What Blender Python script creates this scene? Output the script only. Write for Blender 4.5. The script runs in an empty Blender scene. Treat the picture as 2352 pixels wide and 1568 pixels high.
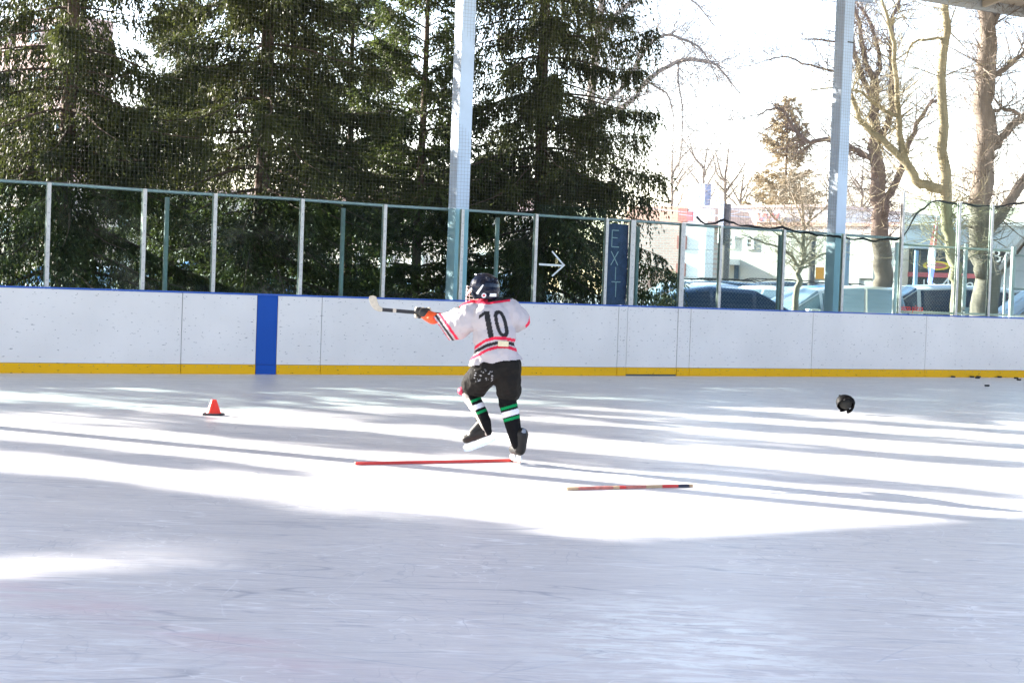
import bpy, bmesh, math, random
import numpy as np
from mathutils import Vector, Matrix, Euler
random.seed(7); rng = np.random.default_rng(11)
scene = bpy.context.scene
COL = scene.collection

# ------------------------------------------------------------------ camera
F, CX, CY, EYE = 4000., 1176., 784., 1.2          # focal length and centre in photo units, eye height in metres
ROLL = math.atan(.036)
PITCH = math.atan((CY-664.)*math.cos(ROLL)/F)
fw = Vector((0, math.cos(PITCH), -math.sin(PITCH))); up0 = Vector((0, math.sin(PITCH), math.cos(PITCH))); ex = Vector((1, 0, 0))
RT = math.cos(ROLL)*ex + math.sin(ROLL)*up0; UP = -math.sin(ROLL)*ex + math.cos(ROLL)*up0
cam_d = bpy.data.cameras.new('camera'); cam = bpy.data.objects.new('camera', cam_d); COL.objects.link(cam)
M = Matrix.Identity(4)
for i in range(3):
    M[i][0] = RT[i]; M[i][1] = UP[i]; M[i][2] = -fw[i]
M[2][3] = EYE
cam.matrix_world = M
cam_d.sensor_width = 36; cam_d.lens = 36*F/2352.; cam_d.clip_end = 3000
cam_d.dof.use_dof = False
scene.camera = cam

# ------------------------------------------------------------------ light
SUN_AZ = Vector((-.882, .471, 0)).normalized()       # horizontal direction towards the sun
SUN_EL = math.radians(19.5)
w = bpy.data.worlds.new('World'); scene.world = w; w.use_nodes = True
nt = w.node_tree; bg = nt.nodes['Background']
sky = nt.nodes.new('ShaderNodeTexSky'); sky.sky_type = 'NISHITA'; sky.sun_disc = False
sky.sun_elevation = SUN_EL; sky.sun_rotation = math.atan2(SUN_AZ.x, SUN_AZ.y); sky.air_density = 1.0; sky.dust_density = .4; sky.ozone_density = 3.5
wb = nt.nodes.new('ShaderNodeVectorMath'); wb.operation = 'MULTIPLY'; wb.inputs[1].default_value = (1.22, .905, .775)   # the photo's warm white balance
nt.links.new(sky.outputs[0], wb.inputs[0]); nt.links.new(wb.outputs[0], bg.inputs[0]); bg.inputs[1].default_value = .15
sun_d = bpy.data.lights.new('sun', 'SUN'); sun_d.energy = 4.6; sun_d.angle = math.radians(.5); sun_d.color = (1, .93, .84)
sun = bpy.data.objects.new('sun', sun_d); COL.objects.link(sun)
sdir = Vector((-SUN_AZ.x*math.cos(SUN_EL), -SUN_AZ.y*math.cos(SUN_EL), -math.sin(SUN_EL)))
sun.rotation_euler = sdir.to_track_quat('-Z', 'Y').to_euler(); sun.location = (0, 0, 30)
vs = scene.view_settings
vs.view_transform = 'Standard'; vs.look = 'None'; vs.exposure = 2.72; vs.gamma = 1; vs.use_curve_mapping = False
scene.cycles.max_bounces = 10; scene.cycles.transparent_max_bounces = 24
scene.cycles.caustics_reflective = False; scene.cycles.caustics_refractive = False

# ------------------------------------------------------------------ placing
def ray(x, y):
    return fw + RT*((x-CX)/F) - UP*((y-CY)/F)
EYEV = Vector((0, 0, EYE))
def ground(x, y, z=0.):
    d = ray(x, y); return EYEV + d*((z-EYE)/d.z)
def at(x, y, Y):                                   # a point of the place at distance Y in front of the camera
    d = ray(x, y); return EYEV + d*(Y/d.y)
def proj(P):
    d = Vector(P)-EYEV; k = d.dot(fw); return (CX+F*d.dot(RT)/k, CY-F*d.dot(UP)/k)
A0 = ground(0, 856.6); B0 = ground(1869, 864.7)
WD = (B0-A0).normalized(); WN = Vector((WD.y, -WD.x, 0))     # along the boards; towards the camera
def W(u, o=0., z=0.): return A0 + WD*u + WN*o + Vector((0, 0, z))
def wu(x, o=0., y=700):                            # position along the boards of a plumb line seen at photo x
    d = ray(x, y); t = (A0.dot(WN)+o)/d.dot(WN); P = d*t; return (P-A0).dot(WD)
WROT = math.atan2(WD.y, WD.x)

# ------------------------------------------------------------------ materials
MATS = {}
def mat(name, col, rough=.6, metal=0., noise=0., nscale=8., spec=.5, bump=0., coat=0., attr=None, trans=None, stretch=None):
    if name in MATS: return MATS[name]
    m = bpy.data.materials.new(name); m.use_nodes = True; n = m.node_tree.nodes; l = m.node_tree.links
    b = n['Principled BSDF']; b.inputs['Roughness'].default_value = rough; b.inputs['Metallic'].default_value = metal
    b.inputs['Specular IOR Level'].default_value = spec; b.inputs['Coat Weight'].default_value = coat
    b.inputs['Base Color'].default_value = (*col, 1)
    src = None
    if attr:
        a = n.new('ShaderNodeAttribute'); a.attribute_name = attr; src = a.outputs['Color']
        l.new(src, b.inputs['Base Color'])
    if noise or bump:
        tc = n.new('ShaderNodeTexCoord'); no = n.new('ShaderNodeTexNoise'); no.inputs['Scale'].default_value = nscale
        no.inputs['Detail'].default_value = 5; no.inputs['Roughness'].default_value = .65
        vec = tc.outputs['Object']
        if stretch:
            mp = n.new('ShaderNodeMapping'); mp.inputs['Scale'].default_value = stretch; l.new(vec, mp.inputs[0]); vec = mp.outputs[0]
        l.new(vec, no.inputs['Vector'])
        if noise:
            mr = n.new('ShaderNodeMapRange'); mr.inputs[1].default_value = .3; mr.inputs[2].default_value = .7
            mr.inputs[3].default_value = 1-noise; mr.inputs[4].default_value = 1+noise*.6; l.new(no.outputs[0], mr.inputs[0])
            mx = n.new('ShaderNodeVectorMath'); mx.operation = 'SCALE'
            if src: l.new(src, mx.inputs[0])
            else: mx.inputs[0].default_value = col
            l.new(mr.outputs[0], mx.inputs['Scale']); l.new(mx.outputs[0], b.inputs['Base Color'])
        if bump:
            bp = n.new('ShaderNodeBump'); bp.inputs['Strength'].default_value = bump; bp.inputs['Distance'].default_value = .02
            l.new(no.outputs[0], bp.inputs['Height']); l.new(bp.outputs[0], b.inputs['Normal'])
    MATS[name] = m; return m

def glass_mat(name, tint, gloss=.07, haze=.02, hazecol=(.8, .85, .85), rough=.02, scratch=True):
    m = bpy.data.materials.new(name); m.use_nodes = True; n = m.node_tree.nodes; l = m.node_tree.links
    n.remove(n['Principled BSDF']); out = n['Material Output']
    tr = n.new('ShaderNodeBsdfTransparent'); tr.inputs[0].default_value = (*tint, 1)
    gl = n.new('ShaderNodeBsdfGlossy'); gl.inputs['Roughness'].default_value = rough
    lw = n.new('ShaderNodeLayerWeight'); lw.inputs[0].default_value = .25
    ad = n.new('ShaderNodeMath'); ad.operation = 'MULTIPLY_ADD'; ad.inputs[1].default_value = .3; ad.inputs[2].default_value = gloss
    l.new(lw.outputs['Fresnel'], ad.inputs[0]); ad.use_clamp = True
    m1 = n.new('ShaderNodeMixShader'); l.new(ad.outputs[0], m1.inputs[0]); l.new(tr.outputs[0], m1.inputs[1]); l.new(gl.outputs[0], m1.inputs[2])
    df = n.new('ShaderNodeBsdfDiffuse'); df.inputs[0].default_value = (*hazecol, 1)
    tl = n.new('ShaderNodeBsdfTranslucent'); tl.inputs[0].default_value = (*hazecol, 1)
    mm = n.new('ShaderNodeMixShader'); l.new(df.outputs[0], mm.inputs[1]); l.new(tl.outputs[0], mm.inputs[2])
    m2 = n.new('ShaderNodeMixShader'); l.new(m1.outputs[0], m2.inputs[1]); l.new(mm.outputs[0], m2.inputs[2])
    tc = n.new('ShaderNodeTexCoord'); no = n.new('ShaderNodeTexNoise'); no.inputs['Scale'].default_value = 1.6; no.inputs['Detail'].default_value = 6
    l.new(tc.outputs['Object'], no.inputs['Vector'])
    mr = n.new('ShaderNodeMapRange'); mr.inputs[1].default_value = .4; mr.inputs[2].default_value = .75; mr.inputs[3].default_value = haze*.3; mr.inputs[4].default_value = haze*2.5
    l.new(no.outputs[0], mr.inputs[0]); l.new(mr.outputs[0], m2.inputs[0]); l.new(m2.outputs[0], out.inputs[0])
    MATS[name] = m; return m

def leaf_mat(name, c1, c2, trans=.35):
    m = bpy.data.materials.new(name); m.use_nodes = True; n = m.node_tree.nodes; l = m.node_tree.links
    b = n['Principled BSDF']; out = n['Material Output']; b.inputs['Roughness'].default_value = .55; b.inputs['Specular IOR Level'].default_value = .35
    g = n.new('ShaderNodeNewGeometry'); tc = n.new('ShaderNodeTexCoord'); no = n.new('ShaderNodeTexNoise'); no.inputs['Scale'].default_value = 1.3; no.inputs['Detail'].default_value = 3
    l.new(tc.outputs['Object'], no.inputs['Vector'])
    ad = n.new('ShaderNodeMath'); ad.operation = 'MULTIPLY_ADD'; ad.inputs[1].default_value = .5; l.new(g.outputs['Random Per Island'], ad.inputs[0]); 
    mr = n.new('ShaderNodeMapRange'); mr.inputs[1].default_value = .3; mr.inputs[2].default_value = .7; mr.inputs[4].default_value = .6; l.new(no.outputs[0], mr.inputs[0]); l.new(mr.outputs[0], ad.inputs[2])
    mx = n.new('ShaderNodeMix'); mx.data_type = 'RGBA'; mx.inputs[6].default_value = (*c1, 1); mx.inputs[7].default_value = (*c2, 1)
    l.new(ad.outputs[0], mx.inputs[0]); l.new(mx.outputs[2], b.inputs['Base Color'])
    t = n.new('ShaderNodeBsdfTranslucent'); l.new(mx.outputs[2], t.inputs[0])
    s = n.new('ShaderNodeMixShader'); s.inputs[0].default_value = trans; l.new(b.outputs[0], s.inputs[1]); l.new(t.outputs[0], s.inputs[2]); l.new(s.outputs[0], out.inputs[0])
    MATS[name] = m; return m

# ------------------------------------------------------------------ object helpers
def tag(o, label=None, cat=None, group=None, kind=None):
    if label: o['label'] = label
    if cat: o['category'] = cat
    if group: o['group'] = group
    if kind: o['kind'] = kind
    return o
def empty(name, loc=(0, 0, 0), rz=0., **k):
    o = bpy.data.objects.new(name, None); COL.objects.link(o); o.location = loc; o.rotation_euler = (0, 0, rz)
    o.empty_display_size = .2
    return tag(o, **k)
def link_mesh(name, me, parent=None, mats=None, smooth=False, **k):
    if mats:
        for m in (mats if isinstance(mats, (list, tuple)) else [mats]): me.materials.append(m)
    if smooth: me.polygons.foreach_set('use_smooth', [True]*len(me.polygons))
    o = bpy.data.objects.new(name, me); COL.objects.link(o)
    if parent: 
        o.parent = parent
    return tag(o, **k)
def copy_tree(o, parent=None):
    c = o.copy(); COL.objects.link(c); c.parent = parent
    for ch in [x for x in o.children]: copy_tree(ch, c)
    return c

class MB:
    """collects boxes, tubes and polygons into one mesh"""
    def __init__(s): s.v = []; s.f = []; s.m = []
    def add(s, vs, fs, mi=0):
        b = len(s.v); s.v += [tuple(p) for p in vs]; s.f += [tuple(b+i for i in f) for f in fs]; s.m += [mi]*len(fs); return s
    def box(s, c, h, X=(1, 0, 0), Y=(0, 1, 0), Z=(0, 0, 1), mi=0, bev=0.):
        c = Vector(c); X = Vector(X)*h[0]; Y = Vector(Y)*h[1]; Z = Vector(Z)*h[2]
        vs = [c+X*i+Y*j+Z*k for k in (-1, 1) for i, j in ((-1, -1), (1, -1), (1, 1), (-1, 1))]
        return s.add(vs, [(3, 2, 1, 0), (4, 5, 6, 7), (0, 1, 5, 4), (1, 2, 6, 5), (2, 3, 7, 6), (3, 0, 4, 7)], mi)
    def wbox(s, u0, u1, o0, o1, z0, z1, mi=0):     # box in boards coordinates
        c = W((u0+u1)/2, (o0+o1)/2, (z0+z1)/2)
        return s.box(c, (abs(u1-u0)/2, abs(o1-o0)/2, abs(z1-z0)/2), WD, -WN, (0, 0, 1), mi)
    def tube(s, pts, rad, n=6, mi=0, caps=True):
        pts = [Vector(p) for p in pts]
        if not isinstance(rad, (list, tuple)): rad = [rad]*len(pts)
        b = len(s.v); prev = None
        for i, p in enumerate(pts):
            d = (pts[min(i+1, len(pts)-1)]-pts[max(i-1, 0)])
            d = d.normalized() if d.length > 1e-9 else Vector((0, 0, 1))
            a = prev if prev is not None else (Vector((0, 0, 1)) if abs(d.z) < .9 else Vector((1, 0, 0)))
            a = (a-d*a.dot(d)); a = a.normalized() if a.length > 1e-6 else d.orthogonal().normalized()
            prev = a; c = d.cross(a)
            for k in range(n):
                t = 2*math.pi*k/n; s.v.append(tuple(p+(a*math.cos(t)+c*math.sin(t))*rad[i]))
        for i in range(len(pts)-1):
            for k in range(n):
                s.f.append((b+i*n+k, b+i*n+(k+1) % n, b+(i+1)*n+(k+1) % n, b+(i+1)*n+k)); s.m.append(mi)
        if caps and n > 2:
            s.f.append(tuple(b+k for k in reversed(range(n)))); s.m.append(mi)
            e = b+(len(pts)-1)*n; s.f.append(tuple(e+k for k in range(n))); s.m.append(mi)
        return s
    def lathe(s, prof, c=(0, 0, 0), n=20, mi=0, M3=None):
        b = len(s.v); c = Vector(c)
        for r, z in prof:
            for k in range(n):
                t = 2*math.pi*k/n; p = Vector((r*math.cos(t), r*math.sin(t), z))
                if M3: p = M3 @ p
                s.v.append(tuple(c+p))
        for i in range(len(prof)-1):
            for k in range(n):
                s.f.append((b+i*n+k, b+i*n+(k+1) % n, b+(i+1)*n+(k+1) % n, b+(i+1)*n+k)); s.m.append(mi)
        s.f.append(tuple(b+k for k in reversed(range(n)))); s.m.append(mi)
        e = b+(len(prof)-1)*n; s.f.append(tuple(e+k for k in range(n))); s.m.append(mi)
        return s
    def prism(s, poly, depth, X, Z, Nn, c, mi=0):  # polygon in (X,Z) plane, thickness along Nn
        X = Vector(X); Z = Vector(Z); Nn = Vector(Nn); c = Vector(c); n = len(poly)
        vs = [c+X*a+Z*b_ - Nn*depth/2 for a, b_ in poly]+[c+X*a+Z*b_+Nn*depth/2 for a, b_ in poly]
        fs = [tuple(range(n)), tuple(reversed(range(n, 2*n)))]+[(i, i+n, (i+1) % n+n, (i+1) % n) for i in range(n)]
        return s.add(vs, fs, mi)
    def mesh(s, name):
        me = bpy.data.meshes.new(name); me.from_pydata(s.v, [], s.f); me.update()
        if any(s.m): me.polygons.foreach_set('material_index', s.m)
        return me
    def build(s, name, mats=None, parent=None, smooth=False, bevel=0., origin=None, **k):
        me = s.mesh(name)
        loc = Vector((0, 0, 0))
        if parent is not None: 
            pm = parent_world(parent).inverted(); me.transform(pm)
        if origin is not None:
            loc = Vector(origin); me.transform(Matrix.Translation(-loc))
        bm = bmesh.new(); bm.from_mesh(me); bmesh.ops.recalc_face_normals(bm, faces=bm.faces)
        if bevel:
            bmesh.ops.bevel(bm, geom=[e for e in bm.edges if len(e.link_faces) == 2 and e.calc_face_angle(0) > .6], offset=bevel, segments=2, profile=.6, affect='EDGES', clamp_overlap=True)
        bm.to_mesh(me); bm.free()
        o = link_mesh(name, me, parent, mats, smooth, **k); o.location = loc
        return o
def parent_world(o):
    m = Matrix.LocRotScale(o.location, o.rotation_euler, o.scale)
    while o.parent: o = o.parent; m = Matrix.LocRotScale(o.location, o.rotation_euler, o.scale) @ m
    return m

def text_mesh(txt, size, depth=.004, shear=0., name='text', space=1.):
    c = bpy.data.curves.new(name, 'FONT'); c.body = txt; c.size = size; c.extrude = depth; c.shear = shear; c.space_character = space
    c.align_x = 'LEFT'; c.resolution_u = 3
    o = bpy.data.objects.new(name, c); COL.objects.link(o); dg = bpy.context.evaluated_depsgraph_get(); dg.update()
    me = bpy.data.meshes.new_from_object(o.evaluated_get(dg)); bpy.data.objects.remove(o); return me
def place_text(txt, size, P, X, Z, m, parent, name='lettering', **kw):
    me = text_mesh(txt, size, **kw); X = Vector(X).normalized(); Z = Vector(Z).normalized(); N = X.cross(Z)*1.0
    T = Matrix.Identity(4)
    for i in range(3): T[i][0] = X[i]; T[i][1] = Z[i]; T[i][2] = N[i]; T[i][3] = P[i]
    me.transform(T)
    if parent: me.transform(parent_world(parent).inverted())
    me.materials.clear(); return link_mesh(name, me, parent, m)

white_paint = mat('white_plastic', (.8, .82, .83), .35, noise=.04, nscale=3)
alu = mat('aluminium', (.52, .51, .48), .5, .35, noise=.18, nscale=25)
galv = mat('galvanised_steel', (.4, .43, .45), .5, .4, noise=.15, nscale=18)
blue_steel = mat('pale_blue_steel', (.5, .62, .76), .45, 0, noise=.08, nscale=3)

# ------------------------------------------------------------------ ground and ice
def sheet(name, pts, z, m, sub=1):
    me = bpy.data.meshes.new(name); me.from_pydata([(p[0], p[1], z) for p in pts], [], [tuple(range(len(pts)))]); me.update()
    o = link_mesh(name, me, None, m); o['kind'] = 'structure'; return o
asphalt = mat('asphalt', (.22, .21, .2), .85, noise=.25, nscale=1.5, bump=.2)
sheet('ground', [(-900, -400), (900, -400), (900, 1400), (-900, 1400)], -.05, asphalt)

def ice_mat():
    m = bpy.data.materials.new('ice'); m.use_nodes = True; n = m.node_tree.nodes; l = m.node_tree.links; b = n['Principled BSDF']
    tc = n.new('ShaderNodeTexCoord')
    def noise(scale, st, det=5, rot=0., rough=.6, dist=0.):
        mp = n.new('ShaderNodeMapping'); mp.inputs['Scale'].default_value = st; mp.inputs['Rotation'].default_value = (0, 0, rot)
        l.new(tc.outputs['Object'], mp.inputs[0]); no = n.new('ShaderNodeTexNoise'); no.inputs['Scale'].default_value = scale
        no.inputs['Detail'].default_value = det; no.inputs['Roughness'].default_value = rough; no.inputs['Distortion'].default_value = dist
        l.new(mp.outputs[0], no.inputs['Vector']); return no.outputs[0]
    def rng_(x, a, b_, c=0., d=1.):
        r = n.new('ShaderNodeMapRange'); r.inputs[1].default_value = a; r.inputs[2].default_value = b_; r.inputs[3].default_value = c; r.inputs[4].default_value = d
        l.new(x, r.inputs[0]); return r.outputs[0]
    def math_(op, a, b_):
        q = n.new('ShaderNodeMath'); q.operation = op
        for i, x in enumerate((a, b_)):
            if isinstance(x, (int, float)): q.inputs[i].default_value = x
            else: l.new(x, q.inputs[i])
        return q.outputs[0]
    def mixc(f, a, b_):
        q = n.new('ShaderNodeMix'); q.data_type = 'RGBA'
        l.new(f, q.inputs[0])
        for i, x in ((6, a), (7, b_)):
            if isinstance(x, tuple): q.inputs[i].default_value = (*x, 1)
            else: l.new(x, q.inputs[i])
        return q.outputs[2]
    mott = noise(1.1, (1, 1, 1), 6)
    str1 = noise(3.2, (.35, 2.6, 1), 6, .12, .7)
    str2 = noise(5.5, (.3, 3.2, 1), 6, -.22, .72)
    base = mixc(rng_(mott, .3, .7), (.71, .70, .71), (.77, .755, .755))
    base = mixc(rng_(str1, .5, .78, 0, .55), base, (.66, .68, .735))
    base = mixc(rng_(str2, .56, .76, 0, .7), base, (.9, .92, .95))
    # thin skate cuts: narrow bands of two warped wave fields
    def cuts(scale, rot, thr, amt, dist):
        mp = n.new('ShaderNodeMapping'); mp.inputs['Rotation'].default_value = (0, 0, rot); l.new(tc.outputs['Object'], mp.inputs[0])
        wv = n.new('ShaderNodeTexWave'); wv.inputs['Scale'].default_value = scale; wv.inputs['Distortion'].default_value = dist; wv.inputs['Detail'].default_value = 1.5; wv.inputs['Detail Scale'].default_value = .35
        l.new(mp.outputs[0], wv.inputs['Vector']); return math_('MULTIPLY', rng_(wv.outputs[1], thr, 1., 0, 1), amt)
    brk = rng_(noise(1.7, (1, 1, 1), 3), .48, .62)
    for sc, rt, th, am, ds, co in ((.35, 1.35, .9995, 1., 14, (.93, .95, .98)), (.27, 1.9, .9995, 1., 16, (.5, .53, .6)), (.5, .7, .9995, .8, 22, (.52, .55, .62)), (.3, 1.1, .9996, .8, 30, (.95, .96, .98)), (.42, 2.3, .9995, .8, 18, (.55, .57, .64))):
        base = mixc(math_('MULTIPLY', cuts(sc, rt, th, am, ds), brk), base, co)
    def scratch(scale, st, rot, eps, col, amt, mscale, lo, dist=.1):
        nonlocal base
        v = noise(scale, st, 2.2, rot, .45, dist); a_ = math_('ABSOLUTE', math_('SUBTRACT', v, .5), 0)
        k = math_('MULTIPLY', rng_(a_, 0, eps, 1, 0), rng_(noise(mscale, (1, 1, 1), 2, rot+.5), lo, lo+.1, 0, amt)); base = mixc(k, base, col)
    fine = noise(24, (.4, 2.0, 1), 4, .05, .75); base = mixc(rng_(fine, .52, .7, 0, .6), base, (.56, .58, .64)); base = mixc(rng_(fine, .47, .3, 0, .6), base, (.95, .96, .98))
    mid = noise(7, (.3, 2.2, 1), 5, -.08, .7); base = mixc(rng_(mid, .53, .72, 0, .55), base, (.56, .57, .62)); base = mixc(rng_(mid, .45, .28, 0, .5), base, (.95, .96, .98))
    big = noise(.6, (.6, 1.6, 1), 4, .1, .6); base = mixc(rng_(big, .45, .7, 0, .45), base, (.66, .66, .68))
    for (sc, st, rt, ep, co, am, ms, lo) in ((.8, (.35, 1.6, 1), .1, .005, (.42, .44, .5), .9, .9, .45), (1.1, (.3, 1.8, 1), -.25, .006, (.97, .98, 1.), .95, 1.1, .48), (1.6, (.3, 2.2, 1), .35, .008, (.44, .46, .52), .8, 1.6, .48),
        (2.2, (.35, 2.4, 1), -.05, .012, (.97, .98, 1.), .8, 1.2, .46), (.9, (1.6, .5, 1), .3, .003, (.92, .93, .96), .6, .8, .54), (.7, (1.5, .6, 1), -.5, .003, (.5, .52, .57), .6, .7, .53), (3.4, (.3, 2.4, 1), .15, .016, (.48, .5, .56), .7, 2., .47), (4.5, (.8, 1.6, 1), .9, .012, (.97, .98, 1.), .7, 1.4, .5), (3.8, (1.4, .7, 1), .2, .010, (.5, .52, .57), .6, 1.3, .5)):
        scratch(sc, st, rt, ep, co, am, ms, lo)
    sep = n.new('ShaderNodeSeparateXYZ'); l.new(tc.outputs['Object'], sep.inputs[0])
    def blob(cx, cy, rx, ry, noi, a, b_):
        dx = math_('DIVIDE', math_('SUBTRACT', sep.outputs[0], cx), rx); dy = math_('DIVIDE', math_('SUBTRACT', sep.outputs[1], cy), ry)
        r = math_('SQRT', math_('ADD', math_('MULTIPLY', dx, dx), math_('MULTIPLY', dy, dy)), 0)
        return math_('MULTIPLY', rng_(r, .35, 1., 1., 0.), rng_(noi, a, b_))
    # scraped snow in front of the camera
    g = ground(1560, 1470)
    sn = noise(5.5, (.8, 2.2, 1), 7, .3, .72, .6)
    base = mixc(blob(g.x, g.y, .68, 1.15, sn, .47, .58), base, (.96, 1.0, 1.0))
    g = ground(2200, 1380); base = mixc(math_('MULTIPLY', blob(g.x, g.y, 1.1, 1.2, sn, .52, .66), .7), base, (.93, .97, 1.0))
    g = ground(160, 1480); base = mixc(math_('MULTIPLY', blob(g.x, g.y, .7, .9, sn, .5, .66), .7), base, (.93, .97, 1.0))
    fl = noise(16, (.5, 1.6, 1), 3, .1, .6); base = mixc(rng_(fl, .69, .74, 0, .6), base, (.95, .97, 1.))
    # faded red line under the ice
    p = ground(0, 1340); q = ground(720, 1530); dd = (q-p).normalized(); nn = (-dd.y, dd.x)
    ln = math_('ADD', math_('MULTIPLY', math_('SUBTRACT', sep.outputs[0], p.x), nn[0]), math_('MULTIPLY', math_('SUBTRACT', sep.outputs[1], p.y), nn[1]))
    ln = math_('ADD', ln, rng_(noise(.8, (1, 1, 1), 2), 0, 1, -.25, .25))
    band = rng_(math_('ABSOLUTE', ln, 0), .05, .3, 1, 0)
    lim = rng_(sep.outputs[0], q.x-.4, q.x+1.0, 1, 0)
    band = math_('MULTIPLY', math_('MULTIPLY', band, lim), rng_(noise(2.2, (.5, 1.8, 1), 5, .1), .4, .62, 0, .42))
    base = mixc(band, base, (.74, .5, .56))
    l.new(base, b.inputs['Base Color'])
    l.new(rng_(str1, .35, .7, .3, .5), b.inputs['Roughness']); b.inputs['Specular IOR Level'].default_value = .22
    bp = n.new('ShaderNodeBump'); bp.inputs['Strength'].default_value = .08; bp.inputs['Distance'].default_value = .004
    l.new(str2, bp.inputs['Height']); l.new(bp.outputs[0], b.inputs['Normal'])
    return m
ICE = ice_mat()
ice_pts = [W(-22, 0), W(26, 0), W(26, 27), W(-22, 27)]
sheet('ice_surface', ice_pts, 0., ICE)

# ------------------------------------------------------------------ dasher boards
def board_mat(name, col, dark=(.12, .12, .13), amt=1., rough=.3, spec=.5):
    m = bpy.data.materials.new(name); m.use_nodes = True; n = m.node_tree.nodes; l = m.node_tree.links; b = n['Principled BSDF']
    tc = n.new('ShaderNodeTexCoord'); mp = n.new('ShaderNodeMapping'); mp.inputs['Rotation'].default_value = (0, 0, -WROT); mp.inputs['Scale'].default_value = (1, 1, 1)
    l.new(tc.outputs['Object'], mp.inputs[0]); mp2 = n.new('ShaderNodeMapping'); mp2.inputs['Scale'].default_value = (.55, .55, 2.0); l.new(mp.outputs[0], mp2.inputs[0])
    n1 = n.new('ShaderNodeTexNoise'); n1.inputs['Scale'].default_value = 22; n1.inputs['Detail'].default_value = 3; n1.inputs['Roughness'].default_value = .6; l.new(mp2.outputs[0], n1.inputs['Vector'])
    r1 = n.new('ShaderNodeMapRange'); r1.inputs[1].default_value = .635; r1.inputs[2].default_value = .70; r1.inputs[4].default_value = .75*amt; l.new(n1.outputs[0], r1.inputs[0])
    n2 = n.new('ShaderNodeTexNoise'); n2.inputs['Scale'].default_value = 1.2; n2.inputs['Detail'].default_value = 5; l.new(mp.outputs[0], n2.inputs['Vector'])
    r2 = n.new('ShaderNodeMapRange'); r2.inputs[1].default_value = .3; r2.inputs[2].default_value = .7; r2.inputs[3].default_value = .93; r2.inputs[4].default_value = 1.04; l.new(n2.outputs[0], r2.inputs[0])
    sc = n.new('ShaderNodeVectorMath'); sc.operation = 'SCALE'; sc.inputs[0].default_value = col; l.new(r2.outputs[0], sc.inputs['Scale'])
    mx = n.new('ShaderNodeMix'); mx.data_type = 'RGBA'; l.new(r1.outputs[0], mx.inputs[0]); l.new(sc.outputs[0], mx.inputs[6]); mx.inputs[7].default_value = (*dark, 1)
    l.new(mx.outputs[2], b.inputs['Base Color']); b.inputs['Roughness'].default_value = rough; b.inputs['Specular IOR Level'].default_value = spec
    return m
mb_white = board_mat('board_white', (.75, .725, .70)); mb_yel = board_mat('kick_yellow', (.78, .43, .004), (.15, .1, .02), 1.3, .5, .2); mb_blue = board_mat('board_blue', (.006, .07, .36), (.01, .03, .15), .3, .45, .2)
cap_blue = mat('cap_rail_blue', (.02, .1, .45), .35)
dark_core = mat('board_frame_steel', (.1, .11, .12), .7)
screw_m = mat('screw_heads', (.2, .2, .21), .4, .6)

boards = empty('rink_boards', W(0), label='white rink boards with yellow kick strip, blue line panel and thin blue cap rail', cat='rink boards')
seams = [-21.5, -19.05, -16.6, -14.2, -11.75, -9.3, -6.85, -4.4, -2.0, .24-.05] 
seams = [2.26-2.44*k for k in range(9, 0, -1)]
BU0, BU1 = wu(591, 0), wu(638.5, 0)
S = seams+[wu(419, 0), BU0, BU1, wu(740, 0), (wu(740, 0)+wu(1422, 0))/2, wu(1422, 0), wu(1443, 0), wu(1559, 0), wu(1588, 0), wu(1869, 0), wu(2130, 0), wu(2130, 0)+2.44, wu(2130, 0)+4.88, wu(2130, 0)+7.32]
gi = None; HT = 1.005; KZ = .122
scr = MB()
for a, b_ in zip(S[:-1], S[1:]):
    is_blue = abs(a-BU0) < .01; is_gate = abs(a-wu(1443, 0)) < .01
    g = .004; 
    m = MB(); m.wbox(a+g, b_-g, -.012, 0. if not is_gate else -.004, KZ+.003, HT)
    m.build('board_panel', mb_blue if is_blue else mb_white, boards, bevel=.002, **({'label': 'blue line panel of the boards'} if is_blue else {'label': 'gate panel'} if is_gate else {}))
    m = MB(); m.wbox(a+g, b_-g, -.012, .008 if not is_gate else .004, .0 if not is_gate else .025, KZ-.001)
    m.build('kick_strip', mb_blue if is_blue else mb_yel, boards, bevel=.002)
    if not is_blue:
        k = int((b_-a)/.3)+1
        for zz in (.96, .52):
            for i in range(k+1):
                u = a+.05+(b_-a-.1)*i/max(k, 1); scr.box(W(u, .0012, zz), (.0042, .0015, .0042), WD, -WN)
        for zz in np.arange(.3, .95, .13):
            for u in (a+.045, b_-.045): scr.box(W(u, .0012, zz), (.0035, .0015, .0035), WD, -WN)
        kk = int((b_-a)/.19)+1
        for i in range(kk+1):
            u = a+.04+(b_-a-.08)*i/kk; scr.box(W(u, .0095, .095), (.0045, .0015, .0045), WD, -WN)
scr.build('screw_heads', screw_m, boards, kind='stuff')
MB().wbox(S[0], S[-1], -.09, .012, HT+.002, HT+.022).build('cap_rail', cap_blue, boards, bevel=.003)
MB().wbox(S[0], S[-1], -.085, -.016, -.04, HT-.002).build('board_frame', dark_core, boards)

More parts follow.
